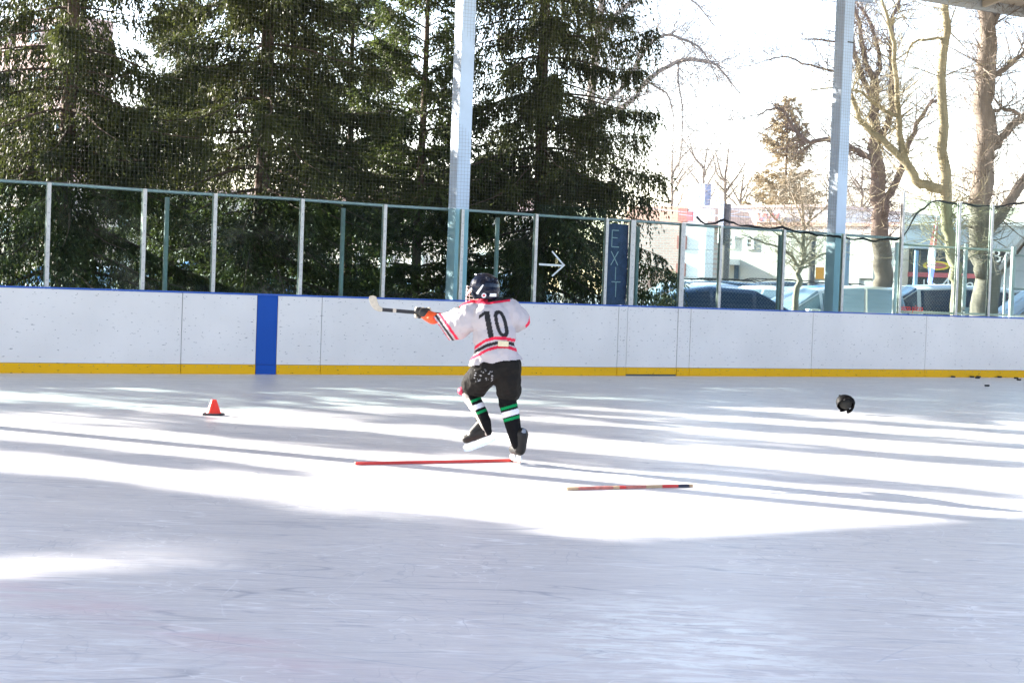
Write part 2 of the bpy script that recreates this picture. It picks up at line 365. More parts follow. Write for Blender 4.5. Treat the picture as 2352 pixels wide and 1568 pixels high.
# far side of the rink behind the camera: boards, and a building added to darken glass reflections
ob = empty('opposite_boards', W(0, 26.5), label='white boards on the camera side of the rink, behind the viewpoint', cat='rink boards')
for k in range(17):
    MB().wbox(-20+2.44*k+.004, -20+2.44*(k+1)-.004, 26.5, 26.53, KZ, HT).build('board_panel', mb_white, ob); MB().wbox(-20+2.44*k+.004, -20+2.44*(k+1)-.004, 26.49, 26.53, 0, KZ-.002).build('kick_strip', mb_yel, ob)
ch = empty('added_building', W(0, 31), label='unseen dark brick building added behind the viewpoint to darken the glass reflections', cat='building')
MB().wbox(-24, 42, 31, 38, -.05, 4.6).build('wall', mat('dark_brown_brick', (.1, .07, .05), .9, noise=.2, nscale=6), ch); MB().wbox(-24.5, 42.5, 30.6, 38.4, 4.603, 4.8).build('roof', dark_core, ch)

ax_ = empty('added_side_building', W(34, 14), label='unseen low red brick building added past the right end of the rink to darken the glass reflections', cat='building')  # unseen building added to keep bright sky out of the pane reflections
MB().wbox(34, 40, -4, 30, -.05, 4.2).build('wall', mat('side_building_brick', (.2, .1, .08), .9, noise=.2, nscale=6), ax_); MB().wbox(33.7, 40.3, -4.3, 30.3, 4.203, 4.4).build('roof', dark_core, ax_)
MB().wbox(26, 26.04, .1, 26.4, 0, HT).build('end_boards', mb_white, ob)

# ------------------------------------------------------------------ safety glass
pane_m = glass_mat('tempered_glass', (.82, .92, .9), .0, .005)
pane_edge = mat('glass_edge', (.33, .4, .41), .3)
glass = empty('safety_glass', W(0, -.04, HT), label='row of clear safety glass panes in pale aluminium posts on top of the boards', cat='safety glass')
post_px = [105, 325, 487, 687, 877, 1055, 1225, 1387, 1447, 1562, 1650, 1795, 1932, 2065, 2195, 2270]
PU = [wu(x, -.04) for x in post_px]
PU = [PU[0]-1.215*k for k in range(16, 0, -1)]+PU+[PU[-1]+1.25*k for k in range(1, 6)]
def glass_top(i):                                   # pane i between PU[i], PU[i+1]
    u = (PU[i]+PU[i+1])/2
    if PU[i] > wu(2060, -.04)-.02: return 2.9
    if abs(PU[i]-wu(1225, -.04)) < .02: return 2.40
    return 2.27
GZ = HT+.024
for i, u in enumerate(PU):
    tl, tr = (glass_top(max(i-1, 0)), glass_top(min(i, len(PU)-2)))
    zt = min(tl, tr)-.0 if max(tl, tr) < 2.5 else (3.02 if abs(u-wu(2065, -.04)) < .02 else 2.93)
    zt = 2.27 if max(tl, tr) < 2.5 else zt
    m = MB(); wd = .024
    if abs(u-wu(1447, -.04)) < .02 or abs(u-wu(1562, -.04)) < .02: wd = .042
    m.wbox(u-wd, u+wd, -.075, -.062, GZ, zt-.005); m.wbox(u-wd, u+wd, -.035, -.02, GZ, zt-.005)
    m.wbox(u-.006, u+.006, -.062, -.035, GZ, zt-.005)
    po = m.build('post', alu, glass, bevel=.002)
    b = MB()
    for zz in np.arange(GZ+.08, zt-.05, .16): b.box(W(u+random.uniform(-.003, .003), -.0185, zz), (.005, .0015, .005), WD, -WN)
    b.build('post_bolts', screw_m, po, kind='stuff')
for i in range(len(PU)-1):
    a, b_ = PU[i]+.008, PU[i+1]-.008
    m = MB(); m.wbox(a, b_, -.054, -.042, GZ, glass_top(i))
    o = m.build('pane', [pane_m, pane_edge], glass)
    for p in o.data.polygons:
        if abs(p.normal.z) > .9: p.material_index = 1

# exit board, arrow, small glass lettering
blue_tarp = mat('dark_blue_plywood', (.055, .06, .15), .6, noise=.45, nscale=9)
chalk = mat('white_chalk_paint', (.42, .45, .5), .8, noise=.2, nscale=60)
eu0, eu1 = wu(1393, -.06)+.0, wu(1440, -.06)
ex_ = empty('exit_sign', W((eu0+eu1)/2, -.085, GZ), label='narrow dark blue board lettered EXIT downward behind a glass pane', cat='exit sign')
MB().wbox(eu0, eu1, -.098, -.09, GZ, 2.2).build('board', blue_tarp, ex_, bevel=.002)
def letter(strokes, uc, zc, hw, hh, t=.007, name='letter'):
    m = MB()
    for (x0, y0, x1, y1) in strokes:
        p = W(uc+x0*hw, -.088, zc+y0*hh); q = W(uc+x1*hw, -.088, zc+y1*hh); d = (q-p); L = d.length; d.normalize()
        m.box((p+q)/2, (L/2, .001, t), d, WN, d.cross(WN))
    m.build(name, chalk, ex_)
uc = wu(1411, -.06)
letter([(-1, -1, -1, 1), (-1, 1, .8, 1), (-1, .1, .5, .1), (-1, -1, 1, -1)], uc, 1.985, .065, .12)
letter([(-1, -1, .8, 1), (-1, 1, .8, -1)], uc, 1.70, .07, .10)
letter([(0, -1, 0, 1)], uc+.02, 1.48, .07, .095)
letter([(0, -1, 0, 1), (-1, 1, 1, 1)], uc+.035, 1.25, .08, .11)
tape = mat('white_tape', (.62, .68, .68), .6)
ar = MB()
p0 = W(wu(1238, -.05), -.0385, 0)
def on_pane(x, y): 
    d = ray(x, y); t = (A0.dot(WN)-.0385)/d.dot(WN); return EYEV+d*t
for (x0, y0, x1, y1, t) in ((1238, 607, 1292, 610, .014), (1295, 609, 1268, 577, .012), (1297, 608, 1268, 634, .012)):
    p = on_pane(x0, y0); q = on_pane(x1, y1); d = q-p; L = d.length; d.normalize(); ar.box((p+q)/2, (L/2, .001, t), d, WN, d.cross(WN))
tag(ar.build('arrow_sign', tape), 'white tape arrow pointing towards the exit on a glass pane', 'arrow')
redp = mat('red_print', (.62, .03, .02), .5)
p = on_pane(2066, 713); o = place_text('pizza pizza', .145, p, WD, (0, 0, 1), redp, None, name='glass_sign', depth=.001, space=.9)
tag(o, 'small red pizza pizza lettering along the bottom of a glass pane', 'sign')

# ------------------------------------------------------------------ chain link fence and gate behind the glass
FO = -.42
fence = empty('chain_link_fence', W(0, FO, -.05), label='grey chain link fence with pipe rail standing close behind the glass', cat='fence')
MB().tube([W(u, FO, 2.27+.004*math.sin(u*2.1)) for u in np.linspace(-18, wu(2060, FO), 60)], .021, 8).build('top_rail', galv, fence, smooth=True)
green_post = mat('weathered_green_post', (.25, .29, .29), .6, .1, noise=.2, nscale=10)
for x in (380, 785, 1140, 1463, 1790):
    u = wu(x, FO); MB().tube([W(u, FO-.045, -.05), W(u, FO-.045, 2.2)], .03, 10).build('post', green_post, fence, smooth=True)
for k in range(1, 6):
    u = wu(380, FO)-3.0*k; MB().tube([W(u, FO-.045, -.05), W(u, FO-.045, 2.2)], .03, 10).build('post', green_post, fence, smooth=True)
def chain(u0, u1, z0, z1, o, parent, m, pitch=.066):
    mb = MB(); n = int((u1-u0)/pitch); k = int((z1-z0)/(pitch/2))
    for i in range(n):
        pts = []
        for j in range(k):
            s = (1 if j % 2 else -1)*pitch/2
            pts.append(W(u0+pitch*(i+.5)+s*.98, o+(.003 if j % 2 else -.003), z0+j*pitch/2))
        mb.tube(pts, .003, 3, caps=False)
    return mb.build('wire_mesh', m, parent, kind='stuff')
wire_m = mat('fence_wire', (.36, .4, .42), .45, .5)
chain(wu(1492, FO), wu(2050, FO), .6, 2.25, FO, fence, wire_m)
wpost = mat('white_gate_post', (.75, .77, .78), .45)
gate = empty('fence_gate', W(wu(2190, FO), FO, -.05), label='tall white pipe gate frame with chain link infill at the far end', cat='gate')
rail_m = mat('rail_cream', (.6, .58, .48), .5)
for x, zt, r, mm_ in ((2054, 2.2, .035, wpost), (2213, 2.25, .036, wpost), (2323, 2.25, .045, wpost), (2306, 2.1, .02, wpost)):
    u = wu(x, FO-.03); MB().tube([W(u, FO-.03, -.05), W(u, FO-.03, zt)], r, 10).build('post', mm_, gate, smooth=True)
for z in (2.17, 1.06): MB().tube([W(wu(2066, FO), FO+.03, z), W(wu(2312, FO), FO+.03, z)], .018, 8).build('rail', rail_m, gate, smooth=True)
for z in (2.1, 1.52, 1.05): MB().tube([W(wu(2325, FO), FO+.03, z), W(wu(2325, FO)+4, FO+.03, z)], .02, 8).build('rail', galv, gate, smooth=True)
chain(wu(2066, FO), wu(2212, FO), .5, 2.17, FO+.02, gate, wire_m); chain(wu(2213, FO), wu(2312, FO), .5, 2.1, FO+.02, gate, wire_m, .05)
chain(wu(2330, FO), wu(2330, FO)+3, .5, 2.1, FO+.02, gate, wire_m)
m = MB(); m.box(W(wu(2213, FO), FO+.05, 1.12), (.05, .03, .05), WD, WN, (0, 0, 1)); m.tube([W(wu(2213, FO)-.09, FO+.06, 1.1), W(wu(2213, FO)+.07, FO+.06, 1.16)], .015, 6)
m.build('latch', galv, gate)

# ------------------------------------------------------------------ roof, columns, netting
def solve_roof():
    sn = (-SUN_AZ).dot(WN); off = (ground(1150, 1255)-A0).dot(WN); z = 6.5
    for _ in range(60):
        o = off - z*sn/math.tan(SUN_EL); d = ray(2352, 40); t = (A0.dot(WN)+o)/d.dot(WN); z = .5*z+.5*(EYE+d.z*t)
    return o, z
RO, RZ = solve_roof(); print('roof offset', RO, 'height', RZ)
roof_m = mat('roof_deck_steel', (.55, .48, .38), .6, noise=.1, nscale=4); fascia_m = mat('grey_fascia', (.33, .35, .36), .55)
roof = empty('rink_roof', W(0, RO, RZ), label='broad shed roof over the rink with grey fascia and brown deck', cat='roof')
RL0, RL1 = -22, 33
MB().wbox(RL0, RL1, RO-.06, RO, RZ, RZ+.42).build('fascia', fascia_m, roof)
m = MB(); s0 = RO+.004; s1 = 20.2
poly = [W(RL0, s0, RZ+.2), W(RL1, s0, RZ+.2), W(RL1, s1, RZ+4.2), W(RL0, s1, RZ+4.2)]
m.add([*poly, *[p+Vector((0, 0, .12)) for p in poly]], [(3, 2, 1, 0), (4, 5, 6, 7), (0, 1, 5, 4), (1, 2, 6, 5), (2, 3, 7, 6), (3, 0, 4, 7)]).build('roof_deck', roof_m, roof)
for u in np.arange(-8, 32, 1.22):
    m = MB(); p = W(u, s0+.03, RZ+.12); q = W(u, s0+12, RZ+.12+12*4./(s1-s0)); d = (q-p).normalized(); m.box((p+q)/2, ((q-p).length/2, .04, .07), d, WD, d.cross(WD)); m.build('purlin', roof_m, roof)
CO = -.28
zbeam = None
def column(u, nm_label, group='blue steel columns along the rink edge', z1=None):
    o = empty('steel_column', W(u, CO, -.05), 0, label=nm_label, cat='column', group=group)
    h = .105; zt = RZ+.05
    m = MB(); m.wbox(u-h, u+h, CO-h, CO+h, -.05, zt); m.build('shaft', blue_steel, o, bevel=.008)
    m = MB(); m.wbox(u-.18, u+.18, CO-.16, CO+.16, -.045, .0); m.build('base_plate', blue_steel, o)
    m = MB()
    m.wbox(u-.02, u+h+.006, CO-h-.006, CO+h+.006, 5.3, 5.32)
    m.build('net_band', mat('black_strap', (.03, .03, .03), .6), o)
    return o
cu1 = wu(1058, CO, 350); cu2 = wu(1928, CO, 350); dc = cu2-cu1
column(cu1, 'pale blue steel column between the two tallest spruces, behind the skater')
column(cu2, 'pale blue steel column rising in front of the bare trees to the roof')
column(-6.23, 'pale blue steel column outside the frame to the left'); column(-18.6, 'pale blue steel column outside the frame, second beyond the left edge'); column(cu2+dc, 'pale blue steel column outside the frame to the right')
eb = empty('eave_beam', W(cu2, CO, 6.2), label='short blue grey pipe beam on the head of the right hand column', cat='beam')
zb = (lambda d: EYE+d.z*((A0.dot(WN)+CO)/d.dot(WN)))(ray(1945, -6)); print('beam z', zb)
MB().tube([W(cu2-.42, CO, zb+.03), W(cu2+.55, CO, zb+.03)], .07, 12).build('pipe', blue_steel, eb, smooth=True)
MB().tube([W(cu2-.42, CO, zb+.14), W(cu2+.3, CO, zb+.14)], .03, 12).build('pipe', blue_steel, eb, smooth=True)

net_m = mat('net_cord', (.1, .1, .09), .9)
net = MB(); NO = -.16; n0, n1 = -16., 20.; NT = zb+.1
def net_bottom(u):
    if u < wu(1590, NO): return 2.3
    b = [(1590, 500), (1612, 514), (1655, 507), (1720, 522), (1790, 523), (1860, 538), (1935, 545), (1990, 552), (2050, 549), (2066, 545), (2095, 494), (2128, 461), (2200, 467), (2270, 474), (2340, 464), (2500, 468)]
    us = [wu(x, NO) for x, y in b]; zs = []
    for x, y in b:
        d = ray(x, y); t = (A0.dot(WN)+NO)/d.dot(WN); zs.append(EYE+d.z*t)
    return float(np.interp(u, us, zs))
pitch = .049
for i, u in enumerate(np.arange(n0, n1, pitch)):
    zbm = net_bottom(u); pts = []
    for z in np.linspace(zbm, NT, 7): pts.append(W(u+.012*math.sin(z*1.3+u*.7)+.008*math.sin(u*9+z*2), NO+.02*math.sin(u*1.1+z), z))
    net.tube(pts, .0011, 3, caps=False)
for z in np.arange(2.3, NT, pitch):
    seg = []
    for u in np.arange(n0, n1+.1, .35):
        if z >= net_bottom(u)-.01: seg.append(W(u, NO+.02*math.sin(u*1.1+z), z-.012*math.sin((u-cu1)/dc*math.pi)**2+.004*math.sin(u*7)))
        else:
            if len(seg) > 1: net.tube(seg, .0011, 3, caps=False)
            seg = []
    if len(seg) > 1: net.tube(seg, .0011, 3, caps=False)
nets = empty('safety_netting', W(0, NO, 2.3), label='fine dark safety netting hung from the roof above the glass', cat='netting')
net.build('net', net_m, nets, kind='stuff')
rope = MB()
us = np.arange(wu(1592, NO), 20, .09)
rope.tube([W(u, NO+.01*math.sin(u*17), net_bottom(u)+.012*math.sin(u*11)+random.uniform(-.01, .01)) for u in us], [.010+.010*abs(math.sin(u*5.3)) for u in us], 6)
rope.build('bottom_rope', mat('black_rope', (.02, .02, .022), .9), nets)

# ------------------------------------------------------------------ trees
bark = mat('spruce_bark', (.11, .075, .055), .9, noise=.35, nscale=14, bump=.6)
LM = [leaf_mat('spruce_needles', (.010, .021, .010), (.085, .098, .024), .36), leaf_mat('young_spruce_needles', (.018, .040, .014), (.10, .125, .03), .4), leaf_mat('brown_needles', (.2, .16, .1), (.42, .34, .2), .3)]
def leaves_mesh(name, P, D, L, Wd, Nn):
    """kite shaped needles tufts: points P, directions D, lengths L, widths Wd, side vectors Nn"""
    n = len(P); V = np.empty((n, 4, 3), np.float32)
    V[:, 0] = P; V[:, 1] = P+D*(L*.45)[:, None]+Nn*Wd[:, None]; V[:, 2] = P+D*L[:, None]; V[:, 3] = P+D*(L*.45)[:, None]-Nn*Wd[:, None]
    me = bpy.data.meshes.new(name); me.vertices.add(n*4); me.vertices.foreach_set('co', V.ravel())
    me.loops.add(n*4); me.loops.foreach_set('vertex_index', np.arange(n*4, dtype=np.int32)); me.polygons.add(n)
    me.polygons.foreach_set('loop_start', np.arange(0, n*4, 4, dtype=np.int32)); me.polygons.foreach_set('loop_total', np.full(n, 4, np.int32))
    me.update(); return me
def nrm(a): return a/np.maximum(np.linalg.norm(a, axis=1, keepdims=True), 1e-9)
def spruce(H, r0, seed, weep=.8, dens=1., z0=.3, lm=0, trunk_r=.16, leafscale=1., gap=0.):
    R = np.random.default_rng(seed); tm = MB()
    tm.tube([(0.03*math.sin(z*.9+seed), .03*math.cos(z*.7), z) for z in np.linspace(-.05, H*.97, 14)], [trunk_r*(1-z/H)**.8+.012 for z in np.linspace(0, H*.97, 14)], 10)
    lb = MB(); SP = []; SD = []; SL = []
    z = z0
    while z < H*.985:
        nb = R.integers(4, 7)
        a0 = R.uniform(0, 6.28)
        for k in range(nb):
            if R.random() < gap: continue
            L = r0*(1-z/H)**.75*R.uniform(.6, 1.12)+.08
            if L < .12: continue
            a = a0+6.283*k/nb+R.uniform(-.35, .35); dx, dy = math.cos(a), math.sin(a)
            rise = (.25+.5*(z/H)) if weep < .5 else (.02+.35*(z/H)**1.5)
            sag = R.uniform(.3, .6)*(1.2-z/H); tip = R.uniform(.15, .35)
            n = max(4, int(L/.2)); ts = np.linspace(0, 1, n+1)
            zz = z + L*(rise*ts - sag*ts**1.6 + tip*np.maximum(ts-.6, 0)**1.3*1.6)
            bend = R.uniform(-.25, .25)
            bx = L*ts*(dx-dy*bend*ts); by = L*ts*(dy+dx*bend*ts)
            pts = np.stack([bx, by, zz], 1); lb.tube([tuple(p) for p in pts], [max(.004, (.008+.008*L)*(1-t*.9)) for t in ts], 4, caps=False)
            m = int(L*62*dens*R.choice([.12, .6, 1.1, 1.5, 1.8]))+4
            t = R.uniform(.04, 1, m)**.85; 
            C = np.stack([np.interp(t, ts, pts[:, i]) for i in range(3)], 1)
            side = R.choice([-1, 1], m); ang = R.uniform(.5, 1.15, m)
            bd = np.stack([np.full(m, dx), np.full(m, dy), np.zeros(m)], 1); sd = np.stack([np.full(m, -dy), np.full(m, dx), np.zeros(m)], 1)
            off = R.uniform(0, .42, m)*(1.15-t)*min(1, L/1.2)
            C = C + (bd*np.cos(ang)[:, None]+sd*(np.sin(ang)*side)[:, None])*off[:, None] - np.array([0, 0, 1])*(off*.25)[:, None]
            hang = np.clip(R.normal(weep, .25, m), 0, 1)
            D = (bd*np.cos(ang)[:, None]+sd*(np.sin(ang)*side)[:, None])*(1-hang)[:, None] + np.array([0, 0, -1.])*hang[:, None] + R.normal(0, .1, (m, 3)) + np.array([0, 0, .1])*(1-hang)[:, None]
            SP.append(C); SD.append(nrm(D)); SL.append(R.uniform(.18, .7, m)*(.45+.55*min(1, L/1.0))*(.6+.55*hang)*R.choice([.7, 1., 1.25]))
        z += R.uniform(.2, .36)
    SP = np.concatenate(SP); SD = np.concatenate(SD); SL = np.concatenate(SL)
    q = 9; n = len(SP); tt = np.tile(np.linspace(.0, .92, q), n); P = np.repeat(SP, q, 0)+np.repeat(SD, q, 0)*(np.repeat(SL, q)*tt)[:, None]
    D = np.repeat(SD, q, 0); rand = nrm(R.normal(0, 1, (n*q, 3))); sdv = nrm(np.cross(D, rand))
    spread = R.uniform(.25, .75, n*q); D2 = nrm(D+sdv*spread[:, None]); Nn = nrm(np.cross(D2, R.normal(0, 1, (n*q, 3))))
    Ls = R.uniform(.06, .11, n*q)*leafscale*(1.1-.35*tt); Wd = R.uniform(.010, .018, n*q)*leafscale
    return tm.mesh('trunk'), lb.mesh('limbs'), leaves_mesh('crown', P.astype(np.float32), D2.astype(np.float32), Ls, Wd, Nn.astype(np.float32)), lm
def place_spruce(data, pos, rz, label, group='spruce trees behind the rink', scale=1., name='spruce_tree'):
    tm, lbm, cm, lm = data
    o = empty(name, pos, rz, label=label, cat='tree', group=group); o.scale = (scale,)*3
    for nm, me, mt in (('trunk', tm, bark), ('limbs', lbm, bark), ('crown', cm, LM[lm])):
        if not me.materials: me.materials.append(mt)
        c = bpy.data.objects.new(nm, me); COL.objects.link(c); c.parent = o
    o.children[-1]['kind'] = 'stuff'
    return o
def tp(x, o, z=-.05):
    P = W(wu(x, o, 500), o, z); return P
spA = spruce(11.5, 2.8, 3, .85, 1.15, .25, 0, .13)
spB = spruce(12.5, 2.85, 8, .6, 1.3, .25, 0, .13)
spC = spruce(7.6, 1.8, 21, .35, 1.7, .4, 1, .085)
place_spruce(spA, tp(150, -4.6), .4, 'weeping dark spruce nearest the left edge with a reddish trunk')
place_spruce(spB, tp(598, -4.8), 2.0, 'dense dark spruce behind the blue line panel of the boards')
place_spruce(spC, tp(962, -5.2), 1.1, 'slim young green spruce just left of the blue column, its tip near the frame top')
place_spruce(spB, tp(400, -8.2), .9, 'shorter spruce half hidden between the two dark spruces on the left', scale=.56)
place_spruce(spC, tp(800, -7.6), 4.1, 'younger spruce filling the gap behind the slim one', scale=.98)
place_spruce(spA, tp(1238, -4.6), 3.3, 'weeping spruce behind the arrow and the exit board', scale=1.02)
# trees beyond the left edge that throw the long shadows
spE = spruce(7.5, 1.7, 33, .5, 1.1, .3, 0, .09)
far_left = ((-.9, -5.4, .86, .3, spE, 'small spruce just beyond the left edge'), (-2.6, -5.0, .87, 1.9, spC, 'young green spruce second beyond the left edge'), (-4.7, -5.0, .95, 2.2, spE, 'small spruce third beyond the left edge'), (-7.3, -5.0, 1.0, 1.2, spE, 'small spruce fourth beyond the left edge'), (-9.96, -5.0, .87, 2.9, spE, 'small spruce fifth beyond the left edge'), (-12.7, -5.0, .94, 2.2, spB, 'large spruce beyond the left edge after the small ones'), (-17.6, -5.2, .95, 2.5, spA, 'weeping spruce far beyond the left edge'), (-21.5, -6.5, .95, .2, spB, 'last spruce of the row beyond the left edge'))
for (u, o, s, r, dt, lb) in far_left: place_spruce(dt, W(u, o, -.05), r, lb, group='spruces beyond the left edge', scale=s)

# ------------------------------------------------------------------ bare trees
def bare_tree(name, limbs, D, label, barkm, twigs=9, tl=1.2, seed=1, group='bare winter trees', droop=0., depth_jit=.5, base=None, gen=3, dens=1.):
    R = random.Random(seed); k = D/F
    o_pos = at(base[0], base[1], D) if base else at(limbs[0][0][0], limbs[0][0][1], D); o_pos.z = -.05
    o = empty(name, o_pos, label=label, cat='tree', group=group)
    tm = MB(); bmb = MB(); tw = MB()
    def grow(p, d, L, r, g):
        n = 5; pts = [p]; rr = [r]; q = p.copy(); dd = d.copy()
        for i in range(n):
            dd = (dd+Vector((R.gauss(0, .16), R.gauss(0, .16), R.gauss(.03, .13)-droop*.12*(i+1)/n))).normalized(); q = q+dd*(L/n); pts.append(q.copy()); rr.append(r*(1-.8*(i+1)/n))
        tw.tube(pts, rr, 3, caps=False)
        if g > 0:
            for j in range(R.randint(2, 4) if g > 1 else R.randint(3, 5)):
                i = R.randint(1, n); pp = pts[i]; bd = (pts[i]-pts[i-1]).normalized(); sd = Vector((R.gauss(0, 1), R.gauss(0, 1), R.gauss(.2, .8))).normalized()
                grow(pp, (bd*.8+sd*.75).normalized(), L*R.uniform(.4, .75), max(.0036, rr[i]*.75), g-1)
    known = []
    for li, lm in enumerate(limbs):
        y0 = 0. if li == 0 else R.uniform(-depth_jit, depth_jit)*1.2
        Ys = D
        if known:
            kx, ky, Ys = min(known, key=lambda t: (t[0]-lm[0][0])**2+(t[1]-lm[0][1])**2)
            if (kx-lm[0][0])**2+(ky-lm[0][1])**2 < 500: lm = [(kx, ky, lm[0][2])]+list(lm[1:])
            else: Ys = D
        pts = []; rr = []
        n = len(lm)
        for i, (x, y, r) in enumerate(lm):
            dy = Ys-D+y0*i/max(n-1, 1); P = at(x, y, D+dy); pts.append(P); rr.append(r*k)
        if li == 0 and pts[0].z > 0: pts.insert(0, Vector((pts[0].x-(pts[1].x-pts[0].x)*.3, pts[0].y, -.06))); rr.insert(0, rr[0]*1.25)
        # refine
        P2 = []; R2 = []
        for i in range(len(pts)-1):
            a = pts[i-1] if i > 0 else pts[i]*2-pts[i+1]; b = pts[i]; c = pts[i+1]; d = pts[i+2] if i+2 < len(pts) else pts[i+1]*2-pts[i]
            for s in range(4):
                t = s/4; P2.append(.5*((2*b)+(c-a)*t+(2*a-5*b+4*c-d)*t*t+(3*b-a-3*c+d)*t**3)+Vector((R.gauss(0, 1), R.gauss(0, 1), R.gauss(0, 1)))*(rr[i]*.15+.006)); R2.append(rr[i]+(rr[i+1]-rr[i])*t)
        P2.append(pts[-1]); R2.append(rr[-1])
        known += [(*proj(p_), p_.y) for p_ in P2]
        (tm if li == 0 else bmb).tube(P2, R2, 9 if li == 0 else 7)
        Ltot = sum((P2[i+1]-P2[i]).length for i in range(len(P2)-1)); cnt = int(Ltot*twigs)
        for j in range(cnt):
            i = R.randint(1 if li else len(P2)//4, len(P2)-1); 
            if P2[i].z < 1.6: continue
            bd = (P2[i]-P2[i-1]).normalized(); sd = Vector((R.gauss(0, 1), R.gauss(0, .8), R.gauss(.1, .8))).normalized()
            r = min(R2[i]*.45, .02)*R.uniform(.35, 1)
            grow(P2[i], (bd*R.uniform(.2, .9)+sd).normalized(), tl*R.uniform(.35, 1), max(.0045, r), gen-1)
    tm.build('trunk', barkm, o, smooth=True)
    if bmb.v: bmb.build('limbs', barkm, o, smooth=True)
    if tw.v: tw.build('twigs', barkm, o, kind='stuff')
    return o
brown_bark = mat('brown_bark', (.2, .15, .12), .9, noise=.3, nscale=9, bump=.5, stretch=(1, 1, .25))
tan_bark = mat('tan_bark', (.33, .29, .18), .9, noise=.3, nscale=7, bump=.5, stretch=(1, 1, .25))
grey_bark = mat('grey_bark', (.24, .2, .16), .9, noise=.35, nscale=8, bump=.6, stretch=(1, 1, .2))
pale_bark = mat('pale_bark', (.4, .35, .27), .85, noise=.25, nscale=12, bump=.4)
bare_tree('bare_tree', [
    [(2024, 660, 23), (2023, 560, 21), (2021, 480, 19), (2013, 400, 17), (2009, 336, 14), (2009, 250, 11), (2009, 185, 9)],
    [(2009, 385, 8), (1992, 359, 7), (1948, 336, 6.5), (1911, 321, 6), (1847, 322, 5), (1804, 262, 3.5), (1777, 249, 2.5), (1743, 265, 1.2)],
    [(2007, 240, 8), (1998, 215, 7), (1965, 134, 6), (1955, 60, 5), (1958, -30, 4)],
    [(2009, 190, 8), (1988, 144, 6), (1978, 77, 5), (1965, 20, 4), (1958, -30, 3)],
    [(2009, 190, 7), (2022, 144, 5), (2005, 67, 4), (1978, 20, 3)],
    [(2026, 470, 11), (2045, 440, 9), (2072, 383, 8), (2099, 302, 6), (2133, 242, 4), (2153, 232, 3)],
    [(2012, 345, 9), (2032, 302, 8), (2049, 235, 8), (2049, 134, 7), (2049, 50, 5), (2066, 0, 4)],
    [(1804, 262, 2), (1770, 290, 1.2), (1730, 320, .8)], [(1948, 170, 3), (1860, 150, 2.4), (1800, 130, 1.6), (1720, 153, .8)], [(1950, 105, 3), (1890, 92, 2), (1840, 90, 1.4)]],
    38., 'brown bare tree forking into several stems right of the second column', brown_bark, 19, 1.3, 4)
bare_tree('bare_tree', [
    [(2203, 665, 17), (2195, 610, 14), (2175, 525, 13.5), (2173, 437, 13), (2166, 235, 11), (2170, 20, 9), (2171, -60, 8)],
    [(2177, 449, 12), (2116, 420, 11), (2083, 380, 10), (2025, 322, 8), (1982, 286, 7), (1955, 215, 5)],
    [(2083, 378, 9), (2066, 286, 7), (2062, 218, 6), (2045, 67, 5), (2025, 0, 3)],
    [(2059, 279, 4), (2025, 249, 4), (1958, 205, 3), (1864, 207, 1)],
    [(2168, 88, 4), (2110, 92, 3), (2088, 110, 2.5), (2076, 150, 1)]],
    34., 'tan barked tree with a long limb sweeping up to the left', tan_bark, 15, 1.2, 9)
bare_tree('bare_tree', [
    [(2266, 660, 30), (2254, 600, 27), (2249, 520, 26), (2252, 413, 25), (2260, 302, 24), (2260, 188, 23), (2267, 84, 20), (2262, 0, 16), (2262, -60, 15)],
    [(2270, 370, 12), (2301, 319, 9), (2352, 262, 8), (2420, 180, 6)],
    [(2278, 200, 8), (2317, 151, 6), (2352, 121, 5), (2400, 60, 4)],
    [(2272, 90, 8), (2290, 40, 6), (2307, 0, 5), (2320, -50, 4)],
    [(2262, 560, 15), (2282, 520, 13), (2340, 430, 12), (2400, 370, 11)],
    [(2280, 255, 4), (2320, 252, 4), (2350, 268, 3)]],
    34.8, 'stout grey trunked tree nearest the right edge', grey_bark, 22, 1.3, 12)
bare_tree('bare_tree', [
    [(1827, 720, 7.5), (1830, 670, 7), (1834, 636, 7), (1843, 598, 5.5), (1845, 538, 4), (1841, 480, 3), (1838, 427, 1.2)],
    [(1834, 618, 4), (1820, 592, 3.5), (1803, 574, 3), (1758, 559, 2), (1702, 538, 1)],
    [(1841, 607, 3.5), (1868, 594, 3), (1905, 580, 2), (1940, 560, 1)],
    [(1844, 578, 3), (1861, 551, 2.5), (1888, 538, 1.5), (1915, 520, 1)],
    [(1842, 569, 3), (1821, 538, 2.5), (1780, 502, 2), (1754, 470, 1)],
    [(1846, 540, 3), (1862, 500, 2), (1880, 440, 1)], [(1843, 500, 2.5), (1822, 450, 1.5), (1812, 410, .8)],
    [(1845, 520, 2.5), (1880, 490, 2), (1920, 460, 1)], [(1825, 545, 2), (1790, 540, 1.6), (1740, 510, .8)]],
    31., 'small pale street tree in front of the parked white car', pale_bark, 22, .75, 5, depth_jit=.4)
bare_tree('bare_tree', [
    [(1300, 640, 14), (1310, 420, 12), (1345, 300, 11), (1370, 120, 9), (1390, -60, 7)],
    [(1370, 280, 7), (1455, 230, 6), (1483, 187, 6), (1554, 141, 5), (1624, 141, 4), (1654, 159, 2.5), (1700, 215, 1.2)],
    [(1385, 240, 5), (1432, 197, 5), (1507, 89, 4), (1577, 94, 3), (1624, 131, 1.5), (1650, 190, 1)],
    [(1375, 100, 6), (1413, 37, 5), (1469, -5, 5), (1530, -30, 3), (1600, 10, 2), (1640, 60, 1)],
    [(1554, 141, 3), (1560, 200, 2), (1568, 290, 1.5), (1560, 380, 1)],
    [(1483, 187, 3), (1530, 215, 2), (1548, 270, 1.4), (1545, 340, .8)]],
    40., 'arching bare tree behind the rightmost spruce with hanging twigs', mat('grey_twig_bark', (.36, .32, .28), .9, noise=.2), 22, 1.6, 31, droop=1.1)
